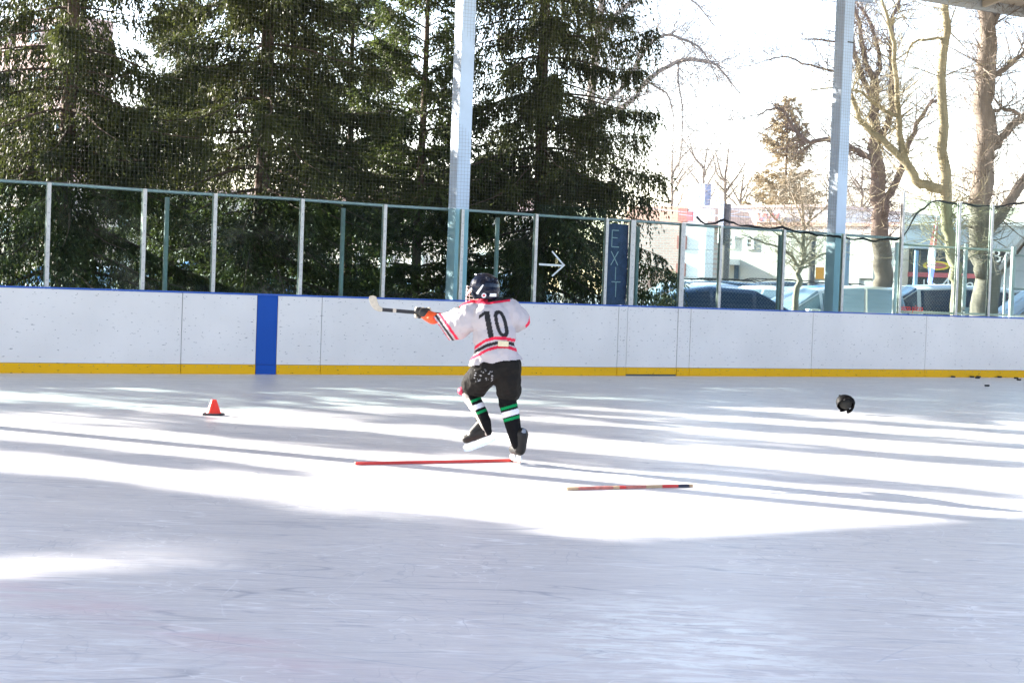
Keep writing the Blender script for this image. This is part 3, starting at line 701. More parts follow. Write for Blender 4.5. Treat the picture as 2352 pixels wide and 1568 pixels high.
for i, (x, y0, y1, D, s) in enumerate(((1668, 510, 330, 70, 1), (1612, 510, 345, 72, 2), (1545, 520, 330, 68, 3), (1700, 520, 390, 74, 6), (1925, 520, 420, 66, 8), (1980, 520, 380, 64, 11))):
    R = random.Random(s); limbs = [[(x, y0+160, 4), (x, y0, 3.5), (x+R.uniform(-4, 4), (y0+y1)/2, 3), (x+R.uniform(-12, 12), y1, .8)]]
    for k in range(6):
        yy = R.uniform(y1+40, y0-10); sx = R.choice((-1, 1)); limbs.append([(x, yy, 2.2), (x+sx*R.uniform(14, 24), yy-30, 1.5), (x+sx*R.uniform(26, 55), yy-R.uniform(50, 90), .7)])
    bare_tree('bare_tree', limbs, D, ['far bare tree behind the beige building, next to the tall white pole', 'far bare tree rising over the roof by the blue chimney', 'far bare tree just right of the weeping spruce', 'low far bare tree left of the brown conifer', 'far bare tree seen just left of the second column', 'far bare tree seen just right of the second column'][i], grey_bark, 5, 2.0, s, group='far bare trees beyond the buildings', gen=3)
spD = spruce(8.9, 2.2, 44, .2, .5, .8, 2, .1, 1.6)
P = at(1797, 600, 66); P.z = -.05
place_spruce(spD, P, .6, 'brownish conifer beyond the beige building left of the second column', group='conifers beyond the buildings', name='conifer_tree')

# ------------------------------------------------------------------ buildings
def facade_box(mb, x0, x1, ztop, D, depth=10, y=600, z0=-.05, mi=0, dz=0.):
    a = atf(x0, y, D); b = atf(x1, y, D); return mb.box(((a.x+b.x)/2, D+depth/2, (ztop+z0)/2), ((b.x-a.x)/2, depth/2, (ztop-z0)/2), mi=mi)
FR = [None, 0., 0.]
def frame(xc, D0, beta): FR[0] = at(xc, 600, D0); FR[1] = math.radians(beta); FR[2] = D0; return (FR[0].x, FR[0].y, -.05)
def atf(x, y, D):                                   # where a sight line meets a street front turned by beta, in the front's own frame
    P0, be, D0 = FR; e = Vector((math.cos(be), -math.sin(be), 0)); nn = Vector((math.sin(be), math.cos(be), 0)); P = P0+nn*(D-D0)
    d = ray(x, y); t = (P-EYEV).dot(nn)/d.dot(nn); Q = EYEV+d*t; return Vector((P0.x+(Q-P).dot(e), D, Q.z))
def zatf(x, y, D): return atf(x, y, D).z
def zat(x, y, D): return at(x, y, D).z
def turn(o): o.rotation_euler.z = -FR[1]
siding = mat('beige_siding', (.66, .62, .54), .7, noise=.05, nscale=2, bump=.04, stretch=(.05, .05, 4))
def brick_mat(name, c1, c2, mort, scale):
    m = bpy.data.materials.new(name); m.use_nodes = True; n = m.node_tree.nodes; l = m.node_tree.links; b = n['Principled BSDF']
    tc = n.new('ShaderNodeTexCoord'); mp = n.new('ShaderNodeMapping'); mp.inputs['Rotation'].default_value = (math.radians(90), 0, 0); l.new(tc.outputs['Object'], mp.inputs[0])
    br = n.new('ShaderNodeTexBrick'); br.inputs['Scale'].default_value = scale; br.inputs['Color1'].default_value = (*c1, 1); br.inputs['Color2'].default_value = (*c2, 1); br.inputs['Mortar'].default_value = (*mort, 1)
    br.inputs['Mortar Size'].default_value = .012; br.inputs['Brick Width'].default_value = .23; br.inputs['Row Height'].default_value = .08
    l.new(mp.outputs[0], br.inputs['Vector']); l.new(br.outputs[0], b.inputs['Base Color']); b.inputs['Roughness'].default_value = .9
    bp = n.new('ShaderNodeBump'); bp.inputs['Distance'].default_value = .01; l.new(br.outputs['Fac'], bp.inputs['Height']); bp.invert = True; l.new(bp.outputs[0], b.inputs['Normal'])
    return m
pink_brick = brick_mat('pink_brick', (.48, .33, .29), (.56, .4, .35), (.5, .46, .42), 1.)
pale_brick = brick_mat('pale_brick', (.56, .36, .3), (.62, .44, .38), (.6, .55, .5), 1.)
white_trim = mat('white_trim', (.75, .75, .73), .6); win_glass = mat('window_glass', (.06, .09, .12), .08, spec=.8)
dark_trim = mat('dark_blue_trim', (.06, .1, .15), .6); red_paint = mat('red_paint', (.55, .12, .13), .6); orange_brick = mat('orange_brick', (.52, .36, .27), .9, noise=.2, nscale=12)
def win(parent, x0, x1, y0, y1, D, frame=white_trim, name='window', mull=True):
    a = atf(x0, y1, D); b = atf(x1, y0, D); f = MB(); t = .05; yo = D-.03
    for (c, h) in (((a.x, (a.z+b.z)/2), (t, (b.z-a.z)/2+t)), ((b.x, (a.z+b.z)/2), (t, (b.z-a.z)/2+t)), (((a.x+b.x)/2, a.z), ((b.x-a.x)/2-t, t)), (((a.x+b.x)/2, b.z), ((b.x-a.x)/2-t, t))):
        f.box((c[0], yo, c[1]), (h[0], .05, h[1]))
    if mull: f.box(((a.x+b.x)/2, yo+.01, (a.z+b.z)/2), ((b.x-a.x)/2-t, .03, .025))
    fo = f.build(name, frame, parent)
    MB().box(((a.x+b.x)/2, D-.025, (a.z+b.z)/2), ((b.x-a.x)/2-t, .01, (b.z-a.z)/2-t)).build('pane', win_glass, fo)
    return fo
D1 = 58.
bb = empty('beige_building', frame(1810, D1, 44), label='long low beige sided building with white and brick parapet across the parking lot', cat='building')
zr = zatf(1810, 520, D1)
m = MB(); facade_box(m, 1592, 2070, zr, D1, 12); m.build('wall', siding, bb)
m = MB(); facade_box(m, 1590, 1905, zr+.62, D1+.1, 9, z0=zr+.01); m.build('parapet', mat('white_render', (.7, .66, .63), .8, noise=.1, nscale=1), bb)
m = MB(); facade_box(m, 1588, 2066, zr+.13, D1-.08, .2, z0=zr+.004); m.build('brick_course', orange_brick, bb)
for k in range(3):
    z = zr+.62+.004
m = MB(); facade_box(m, 1588, 1908, zr+.72, D1+.02, 9.2, z0=zr+.63); m.build('coping', mat('pink_coping', (.62, .5, .45), .8), bb)
for (x0, x1, y0, y1) in ((1598, 1618, 543, 568), (1668, 1688, 545, 567), (1716, 1732, 547, 570)): win(bb, x0, x1, y0, y1, D1)
m = MB(); a = atf(1583, 606, D1); b = atf(1700, 596, D1); m.box(((a.x+b.x)/2, D1-.5, (a.z+b.z)/2), ((b.x-a.x)/2, .5, .1)); m.build('canopy', white_trim, bb)
for x0, x1 in ((1604, 1612), (1689, 1698)):
    a = atf(x0, 640, D1); b = atf(x1, 608, D1); MB().box(((a.x+b.x)/2, D1-.06, (a.z+b.z)/2), ((b.x-a.x)/2, .03, (b.z-a.z)/2)).build('shutter', dark_trim, bb)
for x0, x1, y0, mm in ((1636, 1653, 618, dark_trim), (1657, 1673, 620, white_trim)):
    a = atf(x0, 665, D1); b = atf(x1, y0, D1); MB().box(((a.x+b.x)/2, D1-.04, (a.z+b.z)/2), ((b.x-a.x)/2, .03, (b.z-a.z)/2)).build('door', mm, bb)
for x0, x1 in ((1868, 1902), (1972, 2010)):
    a = atf(x0, 665, D1); b = atf(x1, 634, D1); f = MB(); f.box(((a.x+b.x)/2, D1-.04, b.z), ((b.x-a.x)/2+.08, .06, .07)); f.box((a.x, D1-.04, (a.z+b.z)/2), (.06, .05, (b.z-a.z)/2-.075)); f.build('door_frame', white_trim, bb)
    MB().box(((a.x+b.x)/2+.03, D1-.02, (a.z+b.z)/2-.08), ((b.x-a.x)/2-.04, .02, (b.z-a.z)/2-.08)).build('garage_door', mat('pale_door', (.55, .55, .53), .6), bb)
m = MB(); a = atf(1735, 510, D1-.1); b = atf(1792, 486, D1-.1); m.box(((a.x+b.x)/2, D1-.1, (a.z+b.z)/2), ((b.x-a.x)/2, .06, (b.z-a.z)/2)); sgn = m.build('sign_panel', white_trim, bb)
m = MB(); R = random.Random(3)
for k in range(6):
    c = atf(1742+k*8.5, 498, D1-.2); m.box((c.x, D1-.18, c.z), (.03, .01, .14), (math.cos(.4*(-1)**k), 0, math.sin(.4*(-1)**k)), (0, 1, 0), (-math.sin(.4*(-1)**k), 0, math.cos(.4*(-1)**k)))
m.build('red_sign_strokes', red_paint, bb)
for x, y0 in ((1617, 428),):
    m = MB(); a = atf(x-7, 470, D1+8); b = atf(x+7, y0, D1+8); m.box(((a.x+b.x)/2, D1+8, (a.z+b.z)/2), (.2, .2, (b.z-a.z)/2+.1)); m.build('chimney', mat('blue_chimney', (.25, .33, .55), .6), bb)
# tan screen by the wall
m = MB(); a = atf(1582, 662, D1-1); b = atf(1601, 636, D1-1)
lf = empty('wooden_fence', (0, 0, 0), label='short tan wooden screen fence beside the brick corner', cat='fence')
fa = at(1582, 662, 56.5); fb_ = at(1601, 636, 56.5); lf.location = (fa.x, fa.y, -.05)
for k in range(7): MB().box((fa.x+(fb_.x-fa.x)*(k+.5)/7, 56.5, fb_.z/2-.02), ((fb_.x-fa.x)/16, .02, fb_.z/2+.02)).build('slat', mat('tan_wood', (.42, .28, .17), .8, noise=.2), lf)
turn(bb)
# brick house with quoins
D2 = 54.
bh = empty('brick_house', frame(1530, D2, 36), label='pink brick house with white quoins and an arched opening behind the spruce tip', cat='house')
ax, bx_ = atf(1440, 600, D2).x, atf(1567, 600, D2).x
cxm, hw, zsp, ztop = atf(1528, 600, D2).x, .62, 1.55, zatf(1530, 515, D2)
m = MB()
arc = [(cxm+hw*math.cos(t), zsp+hw*.75*math.sin(t)) for t in np.linspace(0, math.pi, 13)]
outer = [(ax, -.05), (ax, ztop), (bx_, ztop), (bx_, -.05)]
for s in (0, 9):
    pass
def wallpoly(pts, y0, th):
    m.prism(pts, th, (1, 0, 0), (0, 0, 1), (0, 1, 0), (0, y0+th/2, 0))
wallpoly([(ax, -.05), (ax, ztop), (cxm-hw, ztop), (cxm-hw, -.05)], D2, .4)
wallpoly([(cxm+hw, -.05), (cxm+hw, ztop), (bx_, ztop), (bx_, -.05)], D2, .4)
for i in range(12):
    p, q = arc[i], arc[i+1]; wallpoly([(p[0], p[1]), (p[0], ztop), (q[0], ztop), (q[0], q[1])][::-1], D2, .4)
m.box(((ax+bx_)/2, D2+2.2, ztop/2), ((bx_-ax)/2, .8, ztop/2)); m.build('wall', pink_brick, bh)
MB().box((cxm-.2, D2+1.35, 1.1), (.3, .03, 1.1)).build('door', mat('cream_door', (.55, .5, .36), .6), bh)
MB().box((cxm+.32, D2+1.3, 1.1), (.16, .05, 1.1)).build('shutter', dark_trim, bh)
for k in range(9):
    z = .1+k*.42; wq = .55 if k % 2 else .38
    MB().box((bx_+.42-.0, D2-.02+.2, z+.2), (.42, .25, .205)).build('quoin', white_trim, bh)
    MB().box((bx_+.0+(.16 if k % 2 else .02), D2-.06+.1, z+.2), (.16, .17, .2)).build('quoin', mat('red_quoin', (.4, .17, .14), .9), bh) if k % 2 == 0 else None
m = MB(); a = atf(1480, 500, D2); b = atf(1590, 488, D2); m.prism([(ax-.2, ztop+.004), (bx_+.9, ztop+.004), (bx_+.6, ztop+.55), (ax, ztop+.55)], 3, (1, 0, 0), (0, 0, 1), (0, 1, 0), (0, D2+1.5, 0)); m.build('roof', orange_brick, bh)
m = MB(); a = atf(1577, 506, D2-1); b = atf(1592, 488, D2-1); m.box(((a.x+b.x)/2, D2-1, (a.z+b.z)/2), (.09, .04, .14)); m.build('awning_sign', red_paint, bh)
turn(bh)
# dark shop building
D3 = 53.
ds = empty('dark_shop', frame(2200, D3, 30), label='dark fronted shop with grey upper band, red stripe and script lettering', cat='shop')
band_m = mat('grey_blue_cladding', (.34, .39, .43), .6, noise=.06, nscale=1, bump=.05, stretch=(.05, .05, 5)); black_m = mat('black_front', (.035, .04, .05), .5)
x0, x1 = atf(2076, 600, D3).x, atf(2420, 600, D3).x
z1, z2, z3 = zatf(2200, 573, D3), zatf(2200, 518, D3), zatf(2200, 633, D3)
MB().box(((x0+x1)/2, D3+6, z1/2-.025), ((x1-x0)/2, 5.9, z1/2+.025)).build('wall', black_m, ds)
MB().box(((x0+x1)/2, D3+6, (z1+z2)/2), ((x1-x0)/2+.02, 6.05, (z2-z1)/2-.002)).build('upper_band', band_m, ds)
MB().box(((x0+x1)/2, D3+6, z2+.06), ((x1-x0)/2+.1, 6.15, .055)).build('coping', white_trim, ds)
MB().box(((x0+x1)/2, D3+.04, z3), ((x1-x0)/2, .05, .07)).build('stripe', red_paint, ds)
xs = atf(2082, 600, D3).x
MB().box(((x0+xs)/2-.35, D3-.3, z1/2), (.45, .35, z1/2)).build('corner_pier', siding, ds)
MB().box((atf(2092, 600, D3).x, D3+.02, .9), (.5, .04, .9)).build('door', dark_trim, ds)
place_text('Lo', .42, atf(2118, 663, D3-.05), (1, 0, 0), (0, 0, 1), white_trim, ds, depth=.01)
place_text('Auto', .5, atf(2156, 663, D3-.05), (1, 0, 0), (0, 0, 1), white_trim, ds, depth=.01, shear=.35)
place_text('BA   A', .55, atf(2276, 602, D3-.05), (1, 0, 0), (0, 0, 1), white_trim, ds, depth=.01)
m = MB(); c = atf(2150, 610, D3-.1); pts = [(.42*math.cos(t), .14*math.sin(t)) for t in np.linspace(0, 2*math.pi, 20, endpoint=False)]; m.prism(pts, .04, (1, 0, 0), (0, 0, 1), (0, 1, 0), (c.x, D3-.05, c.z)); ov = m.build('oval_sign', mat('yellow_sign', (.75, .55, .05), .5), ds)
MB().prism([(a_*.75, b_*.65) for a_, b_ in pts], .02, (1, 0, 0), (0, 0, 1), (0, 1, 0), (c.x, D3-.085, c.z)).build('oval_face', red_paint, ov)
turn(ds)
# pale gabled house at the right edge
D4 = 45.5
gh = empty('gabled_house', frame(2360, D4, 20), label='pale gabled house partly cut by the right edge', cat='house')
gx0, gx1 = atf(2290, 640, D4).x, atf(2480, 640, D4).x; ze = zatf(2300, 645, D4); zp = zatf(2350, 575, D4)
MB().prism([(gx0, -.05), (gx1, -.05), (gx1, ze), ((gx0+gx1)/2, ze+1.6), (gx0, ze)], 7, (1, 0, 0), (0, 0, 1), (0, 1, 0), (0, D4+4, 0)).build('wall', mat('pale_siding', (.6, .6, .6), .7), gh)
m = MB()
for sx in (0, 1):
    gm = (gx0+gx1)/2; ge = gx0-.3 if sx == 0 else gx1+.3
    m.prism([(ge, ze-.2), (ge, ze-.05), (gm, ze+1.78), (gm, ze+1.62)], 7.6, (1, 0, 0), (0, 0, 1), (0, 1, 0), (0, D4+4, 0))
m.build('roof', mat('tan_shingles', (.45, .4, .36), .9, noise=.2, nscale=20), gh)
turn(gh)
# tall brick block behind the left spruce, low pale building beside it
D5 = 75.
tb = empty('brick_block', frame(40, D5, 38), label='tall pinkish brick block with pale blue windows behind the leftmost spruce', cat='building')
a = atf(-700, 300, D5).x; b = atf(165, 300, D5).x; zt = zatf(10, 52, D5)
MB().box(((a+b)/2, D5+1, zt/2-.025), ((b-a)/2, 1, zt/2+.025)).build('wall', pale_brick, tb)
cy_glass = mat('pale_blue_glass', (.25, .45, .5), .15)
for y in (78, 190, 300, 410, 520):
    for x in (-330, -240, -150, -60, 8, 80, 130):
        aa = atf(x-14, y+22, D5); b2 = atf(x+14, y-22, D5); f = MB()
        for sx in (aa.x, b2.x, (aa.x+b2.x)/2): f.box((sx, D5-.03, (aa.z+b2.z)/2), (.04, .05, (b2.z-aa.z)/2))
        for sz in (aa.z, b2.z): f.box(((aa.x+b2.x)/2, D5-.03, sz), ((b2.x-aa.x)/2-.045, .045, .04))
        fo = f.build('window', white_trim, tb); MB().box(((aa.x+b2.x)/2, D5-.015, (aa.z+b2.z)/2), ((b2.x-aa.x)/2-.05, .008, (b2.z-aa.z)/2-.05)).build('pane', cy_glass, fo)
turn(tb)
lp = empty('pale_terrace', frame(450, D5-4, 38), label='low pale pink terrace glimpsed between the spruces', cat='building')
a = atf(172, 600, D5-4).x; b = atf(1180, 600, D5-4).x; zt = zatf(450, 452, D5-4)
MB().box(((a+b)/2, D5-3, zt/2-.025), ((b-a)/2, 1, zt/2+.025)).build('wall', mat('pale_pink_render', (.66, .53, .47), .85, noise=.08, nscale=.8), lp)
MB().box(((a+b)/2, D5-3, zt+.14), ((b-a)/2+.2, 1.2, .12)).build('coping', mat('pink_coping', (.62, .5, .45)), lp)
for x in range(210, 1150, 75):
    for y in (505, 600): win(lp, x-11, x+11, y-17, y+19, D5-4)
turn(lp)
# poles, wires, flag
pole_m = mat('utility_pole_wood', (.13, .11, .1), .9, noise=.2); lampm = mat('white_box', (.75, .76, .78), .5)
def pole(x, ytop, D, r, label, cat='pole', m=pole_m, name='utility_pole'):
    P = at(x, 650, D); zt = zat(x, ytop, D); o = empty(name, (P.x, D, -.05), label=label, cat=cat)
    MB().tube([(P.x, D, -.06), (P.x, D, zt)], [r, r*.8], 10).build('shaft', m, o, smooth=True); return o, P.x, zt
o, px_, zt = pole(1664, 468, 52, .13, 'dark utility pole with a white sleeve against the beige building'); MB().box((px_-.18, 51.95, zt-.55), (.07, .07, .62)).build('conduit', lampm, o)
o, px_, zt = pole(1863, 535, 50, .11, 'dark pole carrying a small orange notice, behind the street tree'); MB().box((px_+.22, 49.9, zat(1870, 627, 50)), (.12, .02, .17)).build('notice', mat('orange_sign', (.75, .3, .04), .6), o)
pole(1942, 545, 47, .1, 'grey pole just right of the second column', m=mat('grey_pole', (.2, .25, .3), .6))
pole(2066+36, 575, 46, .07, 'slim blue grey pipe pole beside the dark shop', m=mat('blue_pole', (.25, .38, .5), .5))
wires = empty('overhead_wires', at(1600, 480, 52), label='thin overhead wires strung along the street behind the fence', cat='wires')
for (x0, y0, x1, y1, D, sag) in ((1500, 468, 2400, 500, 53, .12), (1500, 480, 2400, 512, 53.2, .2), (1560, 492, 1700, 487, 52, .1), (1500, 330, 2400, 250, 60, .8)):
    p = at(x0, y0, D); q = at(x1, y1, D); MB().tube([p.lerp(q, t)-Vector((0, 0, sag*4*t*(1-t))) for t in np.linspace(0, 1, 14)], .011, 4).build('wire', pole_m if D > 59 else lampm, wires)
fl = empty('feather_flag', (at(2140, 650, 41).x, 41, -.05), label='tall feather flag striped red, white and blue before the dark shop', cat='flag')
MB().tube([at(2133, 700, 41).xyz*1, at(2133, 650, 41), at(2142, 580, 41), at(2150, 520, 41), at(2153, 495, 41)], .012, 6).build('pole', lampm, fl)
fr = [(2151.5, 496, 2154, 496), (2145, 520, 2154, 512), (2139, 545, 2153, 535), (2134, 570, 2152, 565), (2131, 590, 2149, 592), (2131, 612, 2147, 618), (2133, 630, 2143, 640), (2130, 648, 2140, 656)]
flag_cols = [red_paint, red_paint, red_paint, lampm, lampm, mat('flag_blue', (.08, .14, .55), .6), mat('flag_blue', (.08, .14, .55))]
for i in range(7):
    a, b = fr[i], fr[i+1]; wv = .05*math.sin(i*1.3)
    vs_ = [at(a[0], a[1], 41+.03*i), at(a[2], a[3], 41+wv), at(b[2], b[3], 41+.05*math.sin((i+1)*1.3)), at(b[0], b[1], 41+.03*(i+1))]
    m = MB(); m.add(vs_+[v+Vector((0, .006, 0)) for v in vs_], [(0, 1, 2, 3), (7, 6, 5, 4), (0, 4, 5, 1), (1, 5, 6, 2), (2, 6, 7, 3), (3, 7, 4, 0)]); m.build('stripe', flag_cols[i], fl)

# ------------------------------------------------------------------ cars
tyre_m = mat('tyre', (.02, .02, .02), .8); rim_m = mat('rim', (.4, .4, .42), .3, .8); lamp_glass = mat('headlight_glass', (.7, .72, .75), .1); tail_m = mat('taillight', (.4, .01, .01), .2)
cwin = mat('car_window', (.02, .05, .11), .06, spec=.5)  # blue of the reflected sky is put into the base colour
KINDS_ = {
 # stations: x, hood/roof height, belt height, half width roof
 'suv':   (4.6, .92, 1.68, [(0, .72, 0), (.12, .88, 0), (1.15, 1.05, 0), (1.85, 1.62, 1), (2.6, 1.68, 1), (3.7, 1.62, 1), (4.3, 1.2, 0), (4.55, .9, 0), (4.6, .5, 0)]),
 'sedan': (4.6, .88, 1.45, [(0, .62, 0), (.12, .76, 0), (1.25, .95, 0), (2.05, 1.42, 1), (2.7, 1.45, 1), (3.25, 1.38, 1), (3.95, 1.03, 0), (4.5, .98, 0), (4.6, .55, 0)]),
 'van':   (5.0, .98, 1.76, [(0, .7, 0), (.1, .92, 0), (.9, 1.1, 0), (1.7, 1.7, 1), (2.6, 1.76, 1), (4.4, 1.7, 1), (4.85, 1.15, 0), (4.98, .9, 0), (5.0, .5, 0)])}
KINDS_['hatch'] = (4.2, .88, 1.46, [(0, .62, 0), (.12, .78, 0), (1.0, .96, 0), (1.75, 1.38, 1), (2.3, 1.46, 1), (3.2, 1.42, 1), (3.95, 1.02, 0), (4.15, .8, 0), (4.2, .5, 0)])
cwin_sky = mat('car_window_sky', (.19, .26, .30), .08, spec=.6)  # brighter sky reflection painted in as a lighter teal base
def car(kind, paint, pos, rz, label, group='cars parked beyond the rink', hs=1., pale=True):
    L, belt, H, st = KINDS_[kind]; hw = .9; st = [(x, h*hs, f) for x, h, f in st]; belt *= hs; cwin = cwin_sky if pale else globals()['cwin']
    o = empty('parked_car', pos, rz, label=label, cat='car', group=group)
    T = Matrix.Translation(pos) @ Matrix.Rotation(rz, 4, 'Z')
    secs = []
    # insert intermediate stations for a smooth outline
    for i, (x, h, rf) in enumerate(st):
        tap = 1-.10*max(0, 1-x/.6)**2-.08*max(0, 1-(L-x)/.5)**2
        w_ = hw*tap; b_ = min(belt+.04*(x/L), h-.02)
        if rf: ring = [(w_*.93, .22), (w_, .42), (w_*1.0, b_-.12), (w_*.97, b_), (w_*.80, h-.07), (w_*.72, h-.015), (0, h+.015)]
        else: ring = [(w_*.93, .24), (w_, min(.42, h-.1)), (w_*1.0, max(min(.42, h-.1)+.01, b_-.14)), (w_*.96, b_-.02), (w_*.93, h-.02), (w_*.80, h), (0, h+.02)]
        secs.append((x-L/2, ring, rf))
    body = MB(); wins = []; shield = MB(); nv = len(secs[0][1])
    def pt(i, j, s): x, r, _ = secs[i]; return (x, s*r[j][0], r[j][1])
    for i in range(len(secs)-1):
        ra, rb = secs[i][2], secs[i+1][2]
        for s in (-1, 1):
            for j in range(nv-1):
                q = [pt(i, j, s), pt(i+1, j, s), pt(i+1, j+1, s), pt(i, j+1, s)]
                side = (j == 3 and (ra or rb)); front = (j in (4, 5) and ra != rb)
                if side or front:
                    c = sum((Vector(p) for p in q), Vector())/4; qi = [Vector(p).lerp(c, .10)+(Vector((0, s*.004, .0)) if side else Vector((0, 0, .004))) for p in q]
                    if side: mm = MB(); mm.add([T @ p for p in qi], [(0, 1, 2, 3)]); wins.append(mm)
                    else: shield.add([T @ (p+Vector((0, 0, .003))) for p in qi], [(0, 1, 2, 3)])
                body.add([T @ Vector(p) for p in q], [(0, 1, 2, 3)])
    for i in (0, len(secs)-1):
        r = secs[i]; body.add([T @ Vector((r[0], s*p[0], p[1])) for s in (1,) for p in r[1]]+[T @ Vector((r[0], -p[0], p[1])) for p in reversed(r[1])], [tuple(range(2*nv))])
    body.add([T @ Vector((secs[1][0], -.8, .235)), T @ Vector((secs[-2][0], -.8, .235)), T @ Vector((secs[-2][0], .8, .235)), T @ Vector((secs[1][0], .8, .235))], [(0, 1, 2, 3)])
    bo = body.build('body', paint, o)
    bm = bmesh.new(); bm.from_mesh(bo.data); bmesh.ops.remove_doubles(bm, verts=bm.verts, dist=.002); bmesh.ops.recalc_face_normals(bm, faces=bm.faces)
    bm.to_mesh(bo.data); bm.free(); bo.data.polygons.foreach_set('use_smooth', [True]*len(bo.data.polygons))
    md = bo.modifiers.new('edge', 'EDGE_SPLIT'); md.split_angle = math.radians(38)
    for mm in wins: mm.build('window', cwin, o)
    shield.build('windshield', cwin, o)
    for sx in (-L/2+.85, L/2-.9):
        for s in (-1, 1):
            rot = Matrix.Rotation(math.radians(90), 3, 'X'); c = T @ Vector((sx, s*.80, .33)); R3 = T.to_3x3() @ rot
            wh = MB().lathe([(.1, -.1), (.30, -.11), (.33, -.08), (.33, .08), (.30, .11), (.1, .1)], c, 20, M3=R3).build('wheel', tyre_m, o, smooth=True)
            MB().lathe([(.2, -.125), (.21, -.115), (.21, .115), (.2, .125)], c, 16, M3=R3).build('rim', rim_m, wh)
    for s in (-1, 1):
        MB().box(T @ Vector((-L/2+.09, s*.62, .66)), (.08, .17, .06), T.to_3x3() @ Vector((1, 0, 0)), T.to_3x3() @ Vector((0, 1, 0))).build('headlight', lamp_glass, o, bevel=.02)
        MB().box(T @ Vector((L/2-.06, s*.68, .86)), (.05, .13, .08), T.to_3x3() @ Vector((1, 0, 0)), T.to_3x3() @ Vector((0, 1, 0))).build('taillight', tail_m, o, bevel=.02)
        MB().box(T @ Vector((-L/2+1.65, s*.98, 1.0)), (.06, .09, .065), T.to_3x3() @ Vector((1, 0, 0)), T.to_3x3() @ Vector((0, 1, 0))).build('mirror', paint, o, bevel=.02)
    if kind == 'suv':
        for s in (-1, 1):
            MB().tube([T @ Vector((x, s*.62, z)) for x, z in ((-.35, 1.68), (-.2, 1.73), (.9, 1.73), (1.1, 1.69))], .015, 6).build('roof_rail', tyre_m, o)
    return o
def paint(name, c): return mat('paint_'+name, c, .25, .0, coat=.6, spec=.6)
def cp(x, y, D): 
    P = at(x, y, D); P.z = -.05; return P
wh_ = paint('white', (.75, .77, .8)); sv_ = paint('silver', (.5, .55, .6)); nv_ = paint('navy', (.03, .06, .13)); bl_ = paint('blue', (.1, .24, .5))
car('hatch', nv_, cp(1595, 660, 36), math.radians(5), 'dark navy hatchback closest to the fence, right of the exit board', pale=False)
car('hatch', sv_, cp(1700, 660, 39), math.radians(170), 'silver hatchback just behind the dark navy one')
car('suv', wh_, cp(1560, 650, 50), math.radians(8), 'white suv parked deepest near the brick house')
car('suv', sv_, cp(1640, 650, 50), math.radians(40), 'silver suv in the back row by the beige doorway')
car('suv', paint('black', (.02, .03, .045)), cp(1700, 650, 47), math.radians(150), 'black suv in the back row with roof rails', pale=False)
car('sedan', bl_, cp(1672, 655, 43.5), math.radians(75), 'mid blue sedan peeping over the dark navy hatchback')
car('sedan', sv_, cp(1722, 660, 43), math.radians(60), 'silver sedan facing the rink in the middle row')
car('hatch', wh_, cp(1762, 670, 39.5), math.radians(68), 'white hatchback showing its front behind the dark fence post', hs=1.05)
car('suv', paint('maroon', (.22, .02, .035)), cp(1822, 665, 43.5), math.radians(150), 'maroon suv behind the small street tree', hs=.92)
car('sedan', wh_, cp(1868, 690, 37.5), math.radians(20), 'white car behind the street tree trunk', hs=1.05)
car('van', paint('charcoal', (.06, .07, .08)), cp(1790, 650, 51), math.radians(5), 'charcoal van parked against the beige wall', pale=False)
car('suv', bl_, cp(1886, 650, 48), math.radians(5), 'blue suv in the back row just left of the second column')
car('sedan', wh_, cp(1925, 655, 44), math.radians(80), 'white sedan half hidden by the second column')
car('van', paint('champagne', (.6, .59, .5)), cp(1985, 690, 36.5), math.radians(80), 'champagne minivan facing the rink right of the second column', hs=.9)
car('van', wh_, cp(2165, 690, 38), math.radians(6), 'long white minivan behind the gate', hs=.96, pale=False)
car('sedan', paint('red', (.45, .03, .04)), cp(1800, 660, 47.5), math.radians(20), 'red car two rows behind the street tree')
car('sedan', wh_, cp(1615, 655, 44.5), math.radians(12), 'white sedan seen over the roof of the dark navy hatchback', hs=1.1)
car('hatch', wh_, cp(1842, 655, 50), math.radians(70), 'white hatchback in the back row between the pole and the column', hs=1.12)
car('hatch', sv_, cp(2255, 660, 46), math.radians(30), 'silver hatchback between the big grey trunk and the white gate post')
car('hatch', sv_, cp(2070, 660, 45), math.radians(30), 'silver car behind the long white minivan')
car('sedan', wh_, cp(2310, 690, 40), math.radians(15), 'white car behind the tall white gate post', hs=1.05)
car('suv', nv_, cp(2425, 700, 35), math.radians(5), 'dark suv cut by the right edge', pale=False)
for x, D, k, c, rz, lb in ((120, 44, 'sedan', 'blue', 10, 'blue car glimpsed under the leftmost spruce'), (290, 42, 'sedan', 'white', 160, 'white car glimpsed between the two left spruces'), (455, 43, 'suv', 'blue', 15, 'blue suv glimpsed left of the blue line panel'), (700, 44, 'sedan', 'silver', 10, 'silver car glimpsed right of the second spruce'), (900, 43, 'sedan', 'blue', 165, 'blue car glimpsed left of the slim young spruce'), (1080, 45, 'suv', 'white', 10, 'white suv glimpsed behind the first column')):
    car(k, {'blue': bl_, 'white': wh_, 'silver': sv_}[c], cp(x, 655, D), math.radians(rz), lb)

